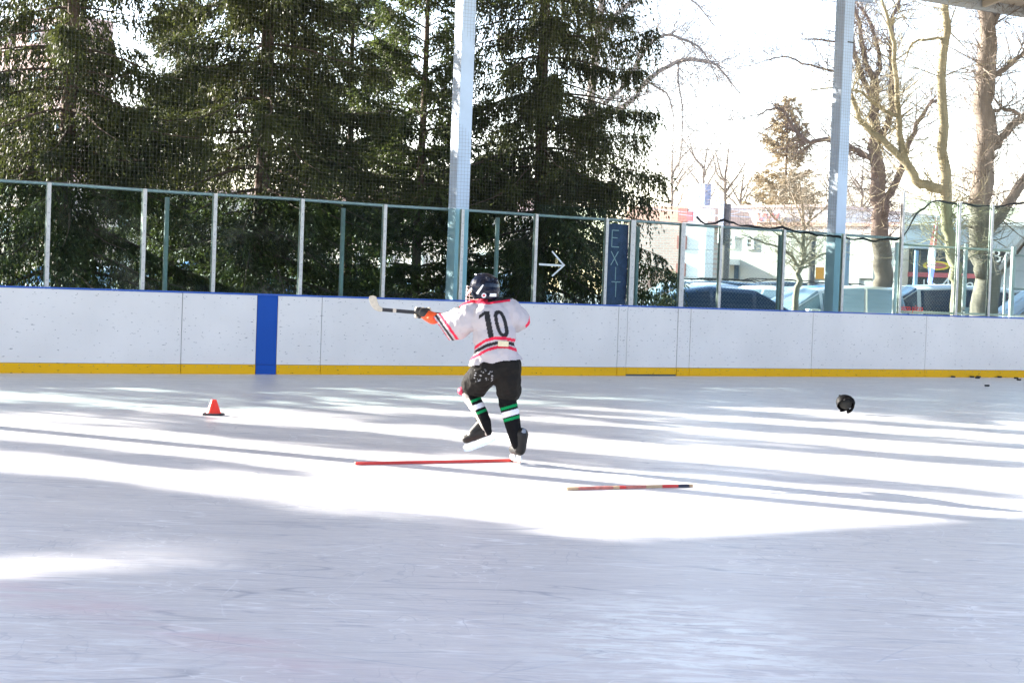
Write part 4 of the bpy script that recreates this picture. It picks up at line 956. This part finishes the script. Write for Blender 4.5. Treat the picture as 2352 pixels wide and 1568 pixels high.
# ------------------------------------------------------------------ things on the ice
# cone
g = ground(490.5, 953); cone = empty('traffic_cone', (g.x, g.y, 0), .2, label='small red sports cone with black base standing on the ice', cat='cone')
cone_m = mat('cone_red', (.75, .035, .02), .35)
m = MB(); m.lathe([(.068, .018), (.064, .024), (.024, .132), (.0215, .137), (.015, .138)], (g.x, g.y, 0), 28); m.build('cone_body', cone_m, cone, smooth=False)
for p in cone.children[0].data.polygons: p.use_smooth = abs(p.normal.z) < .8
m = MB(); n8 = [(.09*math.copysign(min(1, abs(c_)*1.25), c_), .09*math.copysign(min(1, abs(s_)*1.25), s_)) for c_, s_ in ((math.cos(t), math.sin(t)) for t in np.linspace(0, 2*math.pi, 24, endpoint=False))]
m.prism(n8, .017, (1, 0, 0), (0, 1, 0), (0, 0, 1), (g.x, g.y, .0095)); m.build('base', mat('black_rubber', (.025, .025, .03), .6), cone, bevel=.003)
# pucks
puck_m = mat('puck_rubber', (.012, .012, .014), .6)
pk = MB().lathe([(.034, 0), (.038, .003), (.038, .0225), (.034, .0255)], (0, 0, 0), 24); pkm = pk.mesh('hockey_puck'); pkm.materials.append(puck_m)
plabels = ['puck leftmost of the cluster, touching the kick strip', 'puck left of the touching pair by the kick strip', 'puck right of the touching pair by the kick strip', 'puck lying alone just after the touching pair', 'puck lying farthest out on the ice from the boards', 'puck against the kick strip below the right end post', 'puck behind its neighbour at the far right', 'puck in front of its neighbour at the far right']
for i, (x, y) in enumerate(((2188, 866.4), (2212, 865), (2226, 865), (2245, 869), (2267, 887), (2278, 865.5), (2334, 869.5), (2340, 873.2))):
    gp = ground(x, y)
    if (gp-A0).dot(WN) < .05: gp = gp + WN*(.05-(gp-A0).dot(WN))
    o = bpy.data.objects.new('hockey_puck', pkm); COL.objects.link(o); o.location = (gp.x, gp.y, .0005); tag(o, plabels[i], 'puck', 'pucks scattered by the boards')
# sticks on the ice
def shaft(name, p, q, hw_, hh, segs, label):
    p = Vector((p.x, p.y, hh+.001)); q = Vector((q.x, q.y, hh+.001)); d = (q-p).normalized(); s = Vector((-d.y, d.x, 0)); L = (q-p).length
    o = empty(name, (p+q)/2, label=label, cat='hockey stick')
    for i, (t0, t1, mm, nm) in enumerate(segs):
        a = p+d*L*t0; b = p+d*L*t1; MB().box((a+b)/2, (L*(t1-t0)/2-.0005, hw_, hh), d, s, (0, 0, 1)).build(nm, mm, o, bevel=.003)
    return o
red_shaft = mat('red_shaft', (.6, .045, .035), .4)
gb = ground(1300, 1125.5); ge = ground(1590, 1118)
shaft('stick_shaft', ground(815, 1067.5), ground(1180, 1060), .011, .010, [(0, 1, red_shaft, 'shaft')], 'bright red stick shaft lying flat on the ice at the skater foot')
wd_ = mat('worn_wood', (.55, .36, .2), .5, noise=.2, nscale=20); rw = mat('worn_red_print', (.5, .16, .12), .5, noise=.35, nscale=25); dk = mat('dark_tape', (.03, .03, .05), .7)
shaft('stick_shaft', gb, ge, .011, .0095, [(0, .09, wd_, 'bare_wood'), (.09, .36, rw, 'red_print'), (.36, .41, wd_, 'bare_wood'), (.41, .46, red_shaft, 'red_print'), (.46, .62, rw, 'red_print'), (.62, .75, wd_, 'bare_wood'), (.75, .88, red_shaft, 'red_print'), (.88, .97, dk, 'dark_grip'), (.97, 1, wd_, 'bare_wood')], 'worn wooden stick shaft with red print lying nearest the camera')

# ------------------------------------------------------------------ soft shapes for the skater
def remesh(mb_, voxel=.006, smooth=6, disp=0., dscale=.1, name='tmp', cut=None):
    me = mb_.mesh(name); bm = bmesh.new(); bm.from_mesh(me); bmesh.ops.recalc_face_normals(bm, faces=bm.faces); bm.to_mesh(me); bm.free()
    o = bpy.data.objects.new(name, me); COL.objects.link(o)
    r = o.modifiers.new('r', 'REMESH'); r.mode = 'VOXEL'; r.voxel_size = voxel; r.use_smooth_shade = True
    s = o.modifiers.new('s', 'SMOOTH'); s.iterations = smooth; s.factor = .6
    dg = bpy.context.evaluated_depsgraph_get(); dg.update(); out = bpy.data.meshes.new_from_object(o.evaluated_get(dg))
    bpy.data.objects.remove(o); bpy.data.meshes.remove(me)
    if disp:
        from mathutils import noise as mn
        n = len(out.vertices); nr = np.empty(n*3, np.float32); out.vertex_normals.foreach_get('vector', nr); nr = nr.reshape(-1, 3)
        for i, v in enumerate(out.vertices):
            p = v.co; k = mn.noise(Vector((p.x/dscale, p.y/dscale, p.z/(dscale*1.6))))+.5*mn.noise(Vector((p.x/dscale*2.3+5, p.y/dscale*2.3, p.z/dscale*1.7)))
            v.co = p+Vector(nr[i].tolist())*(k*disp)
    if cut:
        bm = bmesh.new(); bm.from_mesh(out); bmesh.ops.delete(bm, geom=[f for f in bm.faces if cut(f.calc_center_median())], context='FACES'); bm.to_mesh(out); bm.free()
    out.polygons.foreach_set('use_smooth', [True]*len(out.polygons)); return out
def cap(mb_, p, q, r0, r1, n=16, flat=1., fdir=None):
    """tapered capsule; flat squeezes it along fdir"""
    p = Vector(p); q = Vector(q); d = (q-p); L = max(d.length, 1e-4); d.normalize(); a = d.orthogonal().normalized(); c = d.cross(a); b = len(mb_.v); prof = []
    for k in range(5): t = -math.pi/2+k*math.pi/10; prof.append((r0*math.cos(t), r0*math.sin(t)))
    prof.append((r0, 0))
    for k in range(6): t = k*math.pi/10; prof.append((r1*math.cos(t), L+r1*math.sin(t)))
    vs_ = []
    for r, z in prof:
        for k in range(n):
            t = 2*math.pi*k/n; off = (a*math.cos(t)+c*math.sin(t))*max(r, .0005)
            P = p+d*z+off
            if fdir is not None:
                f = Vector(fdir).normalized(); base = p+d*max(0, min(z, L)); e = P-base; P = P-f*e.dot(f)*(1-flat)
            vs_.append(P)
    fs = []
    for i in range(len(prof)-1):
        for k in range(n): fs.append((i*n+k, i*n+(k+1) % n, (i+1)*n+(k+1) % n, (i+1)*n+k))
    fs.append(tuple(reversed(range(n)))); e = (len(prof)-1)*n; fs.append(tuple(e+k for k in range(n)))
    return mb_.add(vs_, fs)
def ellip(mb_, c, rx, ry, rz, R3=None, n=20):
    c = Vector(c); vs_ = []; fs = []; rings = 12
    for i in range(rings+1):
        ph = -math.pi/2+math.pi*i/rings
        for k in range(n):
            t = 2*math.pi*k/n; v = Vector((rx*math.cos(ph)*math.cos(t)+1e-5*math.cos(t), ry*math.cos(ph)*math.sin(t)+1e-5*math.sin(t), rz*math.sin(ph)))
            vs_.append(c+(R3 @ v if R3 else v))
    for i in range(rings):
        for k in range(n): fs.append((i*n+k, i*n+(k+1) % n, (i+1)*n+(k+1) % n, (i+1)*n+k))
    fs.append(tuple(reversed(range(n)))); fs.append(tuple(rings*n+k for k in range(n)))
    return mb_.add(vs_, fs)
def paintv(me, fn):
    at_ = me.color_attributes.new('Col', 'FLOAT_COLOR', 'POINT'); n = len(me.vertices); c = np.ones((n, 4), np.float32)
    for i, v in enumerate(me.vertices):
        x, y = proj(v.co); c[i, :3] = fn(x, y, v.co)
    at_.data.foreach_set('color', c.ravel())
YP = 11.97
def S_(x, y, dy=0.): return at(x, y, YP+dy)
K = YP/F   # metres per photo unit at the skater
person = empty('person', (ground(1190, 1065).x, YP, 0), label='young hockey player in a white number 10 jersey, seen from behind swinging a stick', cat='person')
def adopt(name, me, m, parent=None, **k):
    parent = parent or person; me.transform(parent_world(parent).inverted()); me.materials.clear(); return link_mesh(name, me, parent, m, **k)
skin_m = mat('skin', (.55, .33, .25), .5)
cloth_j = mat('jersey_cloth', (1, 1, 1), .85, attr='Col', spec=.2, bump=.12, nscale=160); cloth_s = mat('pants_cloth', (1, 1, 1), .8, attr='Col', spec=.12, bump=.2, nscale=90); sock_m = mat('sock_knit', (1, 1, 1), .9, attr='Col', spec=.1, bump=.25, nscale=220)
# body: one continuous figure under the clothes
def body_mesh():
    J = {'pelvis': (S_(1142, 845), .095), 'belly': (S_(1138, 800), .09), 'chest': (S_(1128, 745, -.01), .105), 'neck0': (S_(1120, 708), .05), 'neck1': (S_(1116, 690, .01), .045), 'head': (S_(1112, 664, .02), .078), 'crown': (S_(1112, 656, .02), .068),
         'ls': (S_(1082, 722), .05), 'le': (S_(1032, 745, .08), .038), 'lw': (S_(992, 726, .15), .026), 'rs': (S_(1174, 722), .05), 're': (S_(1196, 738, .1), .038), 'rw': (S_(1160, 735, .27), .026),
         'lh': (S_(1120, 860), .075), 'lk': (S_(1078, 900, .17), .05), 'la': (S_(1113, 970, .05), .026), 'lt': (S_(1104, 1000, .06), .018), 'rh': (S_(1163, 860), .075), 'rk': (S_(1164, 922, .08), .05), 'ra': (S_(1186, 1010, 0), .026), 'rt': (S_(1190, 1035, .03), .018)}
    E_ = [('pelvis', 'belly'), ('belly', 'chest'), ('chest', 'neck0'), ('neck0', 'neck1'), ('neck1', 'head'), ('head', 'crown'), ('chest', 'ls'), ('ls', 'le'), ('le', 'lw'), ('chest', 'rs'), ('rs', 're'), ('re', 'rw'), ('pelvis', 'lh'), ('lh', 'lk'), ('lk', 'la'), ('la', 'lt'), ('pelvis', 'rh'), ('rh', 'rk'), ('rk', 'ra'), ('ra', 'rt')]
    mb_ = MB()
    for a, b in E_: cap(mb_, J[a][0], J[b][0], J[a][1], J[b][1])
    hd = J['head'][0]
    # face looks away from the camera, turned a little to the left
    fd = Vector((-.45, .88, -.1)).normalized(); side = Vector((.88, .45, 0)).normalized(); upv = Vector((0, 0, 1))
    cap(mb_, hd+fd*.075+upv*.0, hd+fd*.098-upv*.022, .008, .012); cap(mb_, hd+fd*.07-upv*.055-side*.018, hd+fd*.07-upv*.055+side*.018, .012, .012); cap(mb_, hd+fd*.045-upv*.08, hd+fd*.06-upv*.078, .028, .022)
    for s in (-1, 1): ellip(mb_, hd+side*s*.078+upv*-.01, .012, .02, .03); 
    return remesh(mb_, .007, 3)
adopt('body', body_mesh(), skin_m)
# jersey
jm = MB()
ellip(jm, S_(1128, 730, -.01), .165, .13, .125)
ellip(jm, S_(1136, 772, 0), .150, .125, .15)
ellip(jm, S_(1139, 812, 0), .156, .13, .12); cap(jm, S_(1107, 838), S_(1172, 832), .085, .085, flat=1.2, fdir=(0, 1, 0))
cap(jm, S_(1085, 718), S_(1168, 712), .085, .085); cap(jm, S_(1112, 706, .0), S_(1135, 704, .0), .07, .07)
cap(jm, S_(1080, 724, 0), S_(1030, 746, .09), .092, .088); cap(jm, S_(1030, 750, .09), S_(990, 742, .12), .09, .07); cap(jm, S_(1072, 735, 0), S_(1046, 752, .05), .09, .09)
cap(jm, S_(1172, 722, 0), S_(1190, 733, .06), .09, .085); cap(jm, S_(1190, 733, .06), S_(1168, 740, .26), .082, .06)
HEM = [(1060, 845), (1089, 839), (1120, 838), (1150, 829), (1192, 826), (1230, 826)]
def hem_y(x): return np.interp(x, [a for a, b in HEM], [b for a, b in HEM])
def jcut(c):
    x, y = proj(c)
    if y > hem_y(x) and x > 1050: return True
    if x < 1060:    # left cuff line
        (x0, y0), (x1, y1) = (993, 722), (1034, 781)
        if (x-x0)*(y1-y0)-(y-y0)*(x1-x0) < -140 and y > 700 and x < 1040: return True
    if x < 1183 and x > 1140 and c.y > YP+.27: return True
    return False
jme = remesh(jm, .0055, 6, .0105, .06, cut=jcut)
WHT = (.41, .385, .40); RED = (.62, .02, .06); BLK = (.02, .02, .022)
def band(x, xs, ys): return float(np.interp(x, xs, ys))
def in_poly_dist(x, y, pts):
    d = 1e9
    for (x0, y0), (x1, y1) in zip(pts[:-1], pts[1:]):
        dx, dy = x1-x0, y1-y0; t = max(0, min(1, ((x-x0)*dx+(y-y0)*dy)/(dx*dx+dy*dy))); d = min(d, math.hypot(x-x0-t*dx, y-y0-t*dy))
    return d
ZERO = [(1143.7+14.5*0, 713)]
def zero_shape(x, y):
    t = (y-743.5)/31.; cx = 1151.3+t*7.5; e = (abs(t)**2.8+(abs(x-cx)/14.)**2.4); 
    t2 = (y-743.5)/22.; i_ = (abs(t2)**2.6+(abs(x-cx)/5.4)**2.4)
    return e < 1 and i_ > 1
def jpaint(x, y, co):
    back = co.y < YP+.06
    if x > 1062 and x < 1205 and y > 760:
        r1 = band(x, [1070, 1082, 1098, 1115, 1134, 1160, 1184, 1200], [812, 806, 793, 782, 777, 777, 782, 786])
        if abs(y-r1) < 3.6: return RED
        b1 = band(x, [1070, 1084, 1098, 1118, 1140, 1165, 1186, 1200], [822, 814, 804, 793, 787.5, 786.5, 792, 796])
        if abs(y-b1) < 3.8: return BLK
        r2 = band(x, [1070, 1079, 1098, 1120, 1144, 1165, 1187, 1200], [829, 825, 815, 803, 796.5, 796, 804, 808])
        if abs(y-r2) < 3.6: return RED
    if back:
        if 1108.5 < x+.0 < 1135 and 714 < y < 776:
            cx = 1117.3+(y-715)/60.*11
            if abs(x-cx) < 6.6: return BLK
        if 714 < y < 732 and abs((y-726)-(x-1103)*-.75) < 4.2 and 1100 < x < 1118: return BLK
        if zero_shape(x, y): return BLK
    # collar and yoke
    yb = band(x, [1040, 1058, 1070, 1082, 1122, 1169, 1190], [712, 704, 698, 695, 699, 692.5, 690])
    if 1058 < x < 1176 and y < yb-5 and x > 1120: return BLK
    if 1056 < x < 1172 and y < yb: return RED
    if 1044 < x < 1058 and y < 708: return BLK
    # left sleeve stripes, parallel to the cuff
    if x < 1062:
        (x0, y0), (x1, y1) = (993, 722), (1034, 781); L = math.hypot(x1-x0, y1-y0); d = ((x-x0)*(y1-y0)-(y-y0)*(x1-x0))/L
        if 11.5 < d < 17.5: return RED
        if 3 < d < 7.5: return BLK
        if d < -.5: return RED
    if x > 1195 and in_poly_dist(x, y, [(1219, 727), (1217, 738), (1210, 749)]) < 3.4: return RED
    return WHT
paintv(jme, jpaint); adopt('jersey', jme, cloth_j)
m = MB(); c = S_(1156, 789.3, -.152); m.box(c, (.036, .002, .0185), (1, 0, -.02), (0, 1, 0), (0.02, 0, 1)); m.build('jersey_patch', mat('patch_cream', (.6, .54, .36), .7, noise=.15, nscale=80), person)
# shorts
sm = MB()
cap(sm, S_(1115, 846), S_(1165, 842), .10, .10, flat=1.15, fdir=(0, 1, 0))
cap(sm, S_(1122, 848, 0), S_(1088, 884, .12), .115, .088); cap(sm, S_(1105, 866, .03), S_(1090, 886, .11), .1, .09)
cap(sm, S_(1164, 850, 0), S_(1168, 898, .05), .102, .084); cap(sm, S_(1166, 870, 0), S_(1168, 896, .04), .098, .088)
def scut(c):
    x, y = proj(c)
    if x < 1131: return (y-899)-(x-1066)*.235 > 5 and y > 890
    return y > 918
sme = remesh(sm, .006, 6, .011, .06, cut=scut)
Rn = random.Random(5); snow_sp = [(Rn.uniform(1090, 1132), Rn.uniform(848, 876), Rn.uniform(.8, 2.2)) for _ in range(26)]
def spaint(x, y, co):
    for a, b, r in snow_sp:
        if (x-a)**2+((y-b)*1.3)**2 < r*r: return (.35, .35, .36)
    return (.012, .011, .010)
paintv(sme, spaint); adopt('hockey_pants', sme, cloth_s)
# socks with stripes
def leg(name, pts, rad, stripes, creamside=None):
    mb_ = MB()
    for i in range(len(pts)-1): cap(mb_, pts[i], pts[i+1], rad[i], rad[i+1])
    me = remesh(mb_, .0045, 4, .003, .04)
    def lp(x, y, co):
        if creamside and creamside(x, y, co): return (.5, .46, .41)
        for (x0, y0, x1, y1, hw_, c) in stripes:
            t = (x-x0)/(x1-x0); yy = y0+(y1-y0)*t
            if abs(y-yy) < hw_: return c
        return (.007, .007, .008)
    paintv(me, lp); return adopt(name, me, sock_m)
GRN = (.005, .22, .07); WS = (.66, .66, .7)
leg('sock', [S_(1080, 900, .15), S_(1083, 912, .15), S_(1098, 936, .10), S_(1114, 968, .04), S_(1119, 990, .04)], [.062, .06, .052, .042, .034],
    [(1080, 923, 1105, 913, 2.9, GRN), (1080, 940, 1105, 930, 6.2, WS), (1083, 954, 1108, 944, 3.2, GRN)], lambda x, y, co: (x < 1073+(y-905)*.48 and y > 903))
leg('sock', [S_(1166, 912, .05), S_(1166, 925, .05), S_(1174, 955, .03), S_(1181, 990, 0), S_(1188, 1022, -.02)], [.068, .064, .06, .05, .036],
    [(1150, 940, 1192, 928, 3.2, GRN), (1150, 955, 1192, 943, 6.6, WS), (1150, 968, 1192, 956.5, 3.4, GRN)])
m = MB(); ellip(m, S_(1062, 898, .17), .035, .05, .03); adopt('knee_strap', remesh(m, .006, 2), mat('strap_red', (.5, .03, .08), .7))
# skates
boot_m = mat('skate_boot', (.012, .011, .01), .45, noise=.25, nscale=30, spec=.25); holder_m = mat('skate_holder', (.8, .8, .78), .35); steel_m = mat('skate_steel', (.6, .6, .6), .2, .9); guard_m = mat('tendon_guard', (.14, .17, .22), .5)
def skate(heel, fwd, upv):
    """heel: bottom of the boot heel"""
    fwd = Vector(fwd).normalized(); upv = Vector(upv); upv = (upv-fwd*upv.dot(fwd)).normalized(); sd = upv.cross(fwd)
    heel = Vector(heel); q = lambda f, u, s=0.: heel+fwd*f+upv*u+sd*s
    mb_ = MB(); cap(mb_, q(.03, .04), q(.03, .045), .040, .038); cap(mb_, q(.03, .05), q(.035, .145), .041, .048); cap(mb_, q(.04, .037), q(.13, .036), .038, .040)
    cap(mb_, q(.13, .032), q(.185, .03), .036, .030); cap(mb_, q(.05, .09), q(.13, .05), .041, .036)
    me = remesh(mb_, .0045, 4)
    bt = adopt('skate_boot', me, boot_m)
    t = MB(); cap(t, q(.005, .135), q(-.004, .175), .024, .016, flat=.5, fdir=fwd); adopt('tendon_guard', remesh(t, .004, 2), guard_m, bt)
    h = MB()
    pr = [(.0, -.002), (.07, -.002), (.075, -.02), (.10, -.03), (.12, -.02), (.13, -.002), (.205, -.002), (.225, -.018), (.215, -.034), (.18, -.043), (.01, -.043), (-.02, -.034), (-.015, -.02)]
    h.prism(pr, .015, fwd, upv, sd, heel); h.build('blade_holder', holder_m, bt, bevel=.004)
    s = MB(); s.prism([(-.02, -.036), (.225, -.036), (.215, -.05), (.18, -.058), (.0, -.058), (-.018, -.05)], .0035, fwd, upv, sd, heel); s.build('blade', steel_m, bt)
    l = MB()
    for k in range(5):
        c = q(.085+k*.017, .098-k*.011); l.tube([c-sd*.022, c+upv*.006, c+sd*.022], .003, 5)
    l.build('laces', holder_m, bt)
    return bt
skate(S_(1129, 997, .03), (-.86, .22, -.37), (.36, .1, .92))
fwdR = Vector((-.30, .93, -.02)); hR = S_(1196, 1043, -.05); hR.z = .0605
skate(hR, fwdR, (.10, 0, 1))
# helmet
def helmet_parts(c, fd, upv, s=1.):
    fd = Vector(fd).normalized(); upv = (Vector(upv)-fd*Vector(upv).dot(fd)).normalized(); sd = fd.cross(upv)
    R3 = Matrix((sd, fd, upv)).transposed(); c = Vector(c)
    q = lambda x, y, z: c+(sd*x+fd*y+upv*z)*s
    mb_ = MB(); ellip(mb_, q(0, -.005, .0), .102*s, .122*s, .105*s, R3); ellip(mb_, q(0, -.045, -.05), .085*s, .07*s, .06*s, R3)
    for k in (-1, 0, 1): cap(mb_, q(k*.035, -.1, .06), q(k*.035, .06, .092), .012*s, .012*s)
    for sx in (-1, 1): cap(mb_, q(sx*.085, .0, -.04), q(sx*.082, -.03, -.075), .022*s, .02*s)
    me = remesh(mb_, .0045, 3)
    bm = bmesh.new(); bm.from_mesh(me); dl = []
    for f in bm.faces:
        p = (f.calc_center_median()-c)/s; x, y, z = p.dot(sd), p.dot(fd), p.dot(upv)
        if z < -.015-.07*max(0, min(1, (.05-y)/.08)) or (y > .07 and z < .02): dl.append(f)
        elif abs(abs(x)-.052) < .007 and -.03 < y < .03 and z > .07: dl.append(f)
    bmesh.ops.delete(bm, geom=dl, context='FACES'); bmesh.ops.solidify(bm, geom=bm.faces[:], thickness=.006); bm.to_mesh(me); bm.free()
    me.polygons.foreach_set('use_smooth', [True]*len(me.polygons))
    return me, q, sd, fd, upv
hc = S_(1112, 661, .01); fdH = Vector((-.55, .83, -.05))
hme, q, sdv, fdv, upv_ = helmet_parts(hc, fdH, (.05, 0, 1), .98)
hel = adopt('helmet', hme, mat('helmet_navy', (.004, .007, .018), .15, spec=.3, coat=.0))
cg = MB()
for k in range(6):
    z = .01-.022*k; cg.tube([q(-.1*math.cos(t)*1.0, .06+.075*math.sin(t), z) for t in np.linspace(.0, math.pi, 10)], .0022, 5)
for k in range(7):
    t = math.pi*(k+1)/8; cg.tube([q(-.1*math.cos(t), .06+.075*math.sin(t), z) for z in np.linspace(.01, -.1, 5)], .0022, 5)
cg.build('cage', mat('cage_wire', (.75, .75, .74), .3, .3), hel)
st = MB(); st.tube([q(-.098, .0, -.01), q(-.1, .03, -.03), q(-.1, .06, -.05)], .008, 6); st.build('cage_clip', white_trim, hel)
def sticker(x0, y0, x1, y1, m, name, oval=False, dy=-.13):
    # small applied stickers on the back of the shell
    c = S_((x0+x1)/2, (y0+y1)/2, dy); w_, h_ = abs(x1-x0)*K/2, abs(y1-y0)*K/2
    pts = [(w_*math.cos(t), h_*math.sin(t)) for t in np.linspace(0, 2*math.pi, 16, endpoint=False)] if oval else [(-w_, -h_), (w_, -h_), (w_, h_), (-w_, h_)]
    return MB().prism(pts, .004, (1, .0, .03), (0, 0, 1), (0, 1, 0), c).build(name, m, hel)
def surf_dy(x, y):
    bme = hel.data; best = 1e9; inv = parent_world(hel)
    for v in bme.vertices:
        P = inv @ v.co; px, py = proj(P)
        if (px-x)**2+(py-y)**2 < 12 and P.y < best: best = P.y
    return (best-YP) if best < 1e8 else -.1
sw = mat('sticker_white', (.75, .75, .76), .4)
sticker(1121, 674, 1140, 681, sw, 'sticker', dy=surf_dy(1131, 677)-.003); sticker(1106, 673, 1117, 684, sw, 'sticker', True, dy=surf_dy(1112, 678)-.004); sticker(1108.5, 675.5, 1114.5, 681.5, mat('sticker_red', (.6, .1, .1), .4), 'sticker', True, dy=surf_dy(1112, 678)-.008)
p1 = S_(1096, 674, surf_dy(1096, 673)-.002); p2 = S_(1110, 654, surf_dy(1110, 655)-.002); MB().tube([p1, (p1+p2)/2+Vector((0, -.004, 0)), p2], [.010, .008, .005], 6).build('side_stripe', sw, hel)
# gloves and stick
bl_heel = S_(878, 711, .12); butt = S_(1168, 735, .30)
sdir_ = (butt-bl_heel).normalized()
blk = mat('stick_black', (.02, .02, .022), .4); tp_ = mat('blade_tape', (.5, .45, .36), .8, noise=.2, nscale=60)
hs = empty('hockey_stick', bl_heel, label='black hockey stick with pale taped blade held out to the left by the skater', cat='hockey stick')
sidev = sdir_.cross(Vector((0, 1, 0))).normalized(); dpt = sdir_.cross(sidev).normalized(); Ls = (butt-bl_heel).length
MB().box((bl_heel+butt)/2, (Ls/2, .013, .009), sdir_, sidev, dpt).build('shaft', blk, hs, bevel=.003)
c = bl_heel+sdir_*.085; MB().box(c, (.012, .0135, .0095), sdir_, sidev, dpt).build('shaft_ring', tp_, hs)
bl = MB(); prf = []
for (x, y) in ((881, 715), (872, 716), (860, 711), (851, 699), (847, 686), (849, 680), (857, 678.5), (864, 681), (867, 692), (871, 702), (878, 707)): 
    P = S_(x, y, .12); prf.append(((P-bl_heel).dot(Vector((1, 0, 0))), (P-bl_heel).dot(Vector((0, 0, 1)))))
bl.prism(prf, .010, (1, 0, 0), (0, 0, 1), (0, 1, 0), bl_heel); bl.build('blade', tp_, hs, bevel=.003)
g_or = mat('glove_orange', (.8, .09, .015), .55, noise=.15, nscale=40); g_bl = mat('glove_black', (.02, .02, .02), .6); g_cr = mat('glove_cream', (.55, .5, .38), .6)
def glove(grip, wrist, name='glove'):
    """four fingers and a thumb closed round the shaft at grip"""
    grip = Vector(grip); wrist = Vector(wrist); wd = (wrist-grip); wd = (wd-sdir_*wd.dot(sdir_)*0).normalized()
    nrm_ = sdir_.cross(wd).normalized(); away = nrm_.cross(sdir_).normalized()   # away from wrist
    away = -wd+sdir_*wd.dot(sdir_); away = away.normalized(); nn = sdir_.cross(away).normalized()
    mb_ = MB(); cap(mb_, grip-away*.03+nn*.018, wrist, .038, .034, flat=.8, fdir=nn)
    cap(mb_, grip-sdir_*.03-away*.018+nn*.02, grip+sdir_*.035-away*.018+nn*.02, .026, .026)
    gl = adopt(name, remesh(mb_, .0045, 3), g_bl)
    for k in range(4):
        o_ = grip+sdir_*(-.036+.023*k); R_ = .03; r_ = .0135-.001*abs(k-1.5); Lf = (1, 1.15, 1.05, .85)[k]; f = MB(); prev = None
        for a in np.linspace(0, 3.6*Lf, 7):
            P = o_+nn*math.cos(a)*R_+away*math.sin(a)*R_
            if prev is not None: cap(f, prev, P, r_, r_*.97, 10)
            prev = P
        adopt('finger', remesh(f, .004, 2), g_cr if k in (0, 2) else g_bl, gl)
    f = MB(); prev = None
    for a in np.linspace(.2, -2.2, 5):
        P = grip+sdir_*.05+nn*math.cos(a)*.03+away*math.sin(a)*.03
        if prev is not None: cap(f, prev, P, .0155, .014, 10)
        prev = P
    adopt('thumb', remesh(f, .004, 2), g_cr, gl)
    cf = MB(); ax_ = (wrist-grip).normalized(); cap(cf, grip+ax_*.055, wrist+ax_*.012, .044, .05, flat=.85, fdir=nn); adopt('cuff', remesh(cf, .005, 2), g_or, gl)
    return gl
def on_stick(x):
    best = min(np.linspace(0, 1, 400), key=lambda t: abs(proj(bl_heel.lerp(butt, t))[0]-x)); return bl_heel.lerp(butt, best)
gp = on_stick(968); glove(gp, S_(991, 729, .12))
gp2 = on_stick(1150); glove(gp2, S_(1172, 738, .24))

# spare helmet on the ice
g = ground(1942, 949); sc_ = .86
hp = Vector((g.x, g.y, .085*sc_+.0))
hh = empty('spare_helmet', (g.x, g.y, 0), label='black hockey helmet lying on its side on the ice', cat='helmet')
me, q, sdv, fdv, upv_ = helmet_parts(hp, (.80, -.05, -.22), (-.15, .80, .55), sc_)
black_h = mat('helmet_black', (.006, .006, .007), .55, spec=.12)
adopt('shell', me, black_h, hh)
m = MB()
for k in range(5):
    z = .0-.022*k; m.tube([q(-.095*math.cos(t), .045+.055*math.sin(t), z*.8) for t in np.linspace(0, math.pi, 9)], .0045, 5)
for k in range(5):
    t = math.pi*(k+1)/6; m.tube([q(-.095*math.cos(t), .045+.055*math.sin(t), z*.8) for z in np.linspace(.0, -.09, 4)], .0045, 5)
m.build('cage', black_h, hh)
m = MB(); ellip(m, q(0, -.01, -.0), .088*sc_, .1*sc_, .085*sc_); me = remesh(m, .006, 2); adopt('padding', me, mat('helmet_padding', (.012, .012, .01), .9), hh)
low = min((parent_world(hh) @ v.co).z for ch in hh.children for v in ch.data.vertices); hh.location.z -= low-.0015
print('objects', len(bpy.data.objects), 'tris', sum(len(o.data.polygons)*2 for o in bpy.data.objects if o.type == 'MESH'))
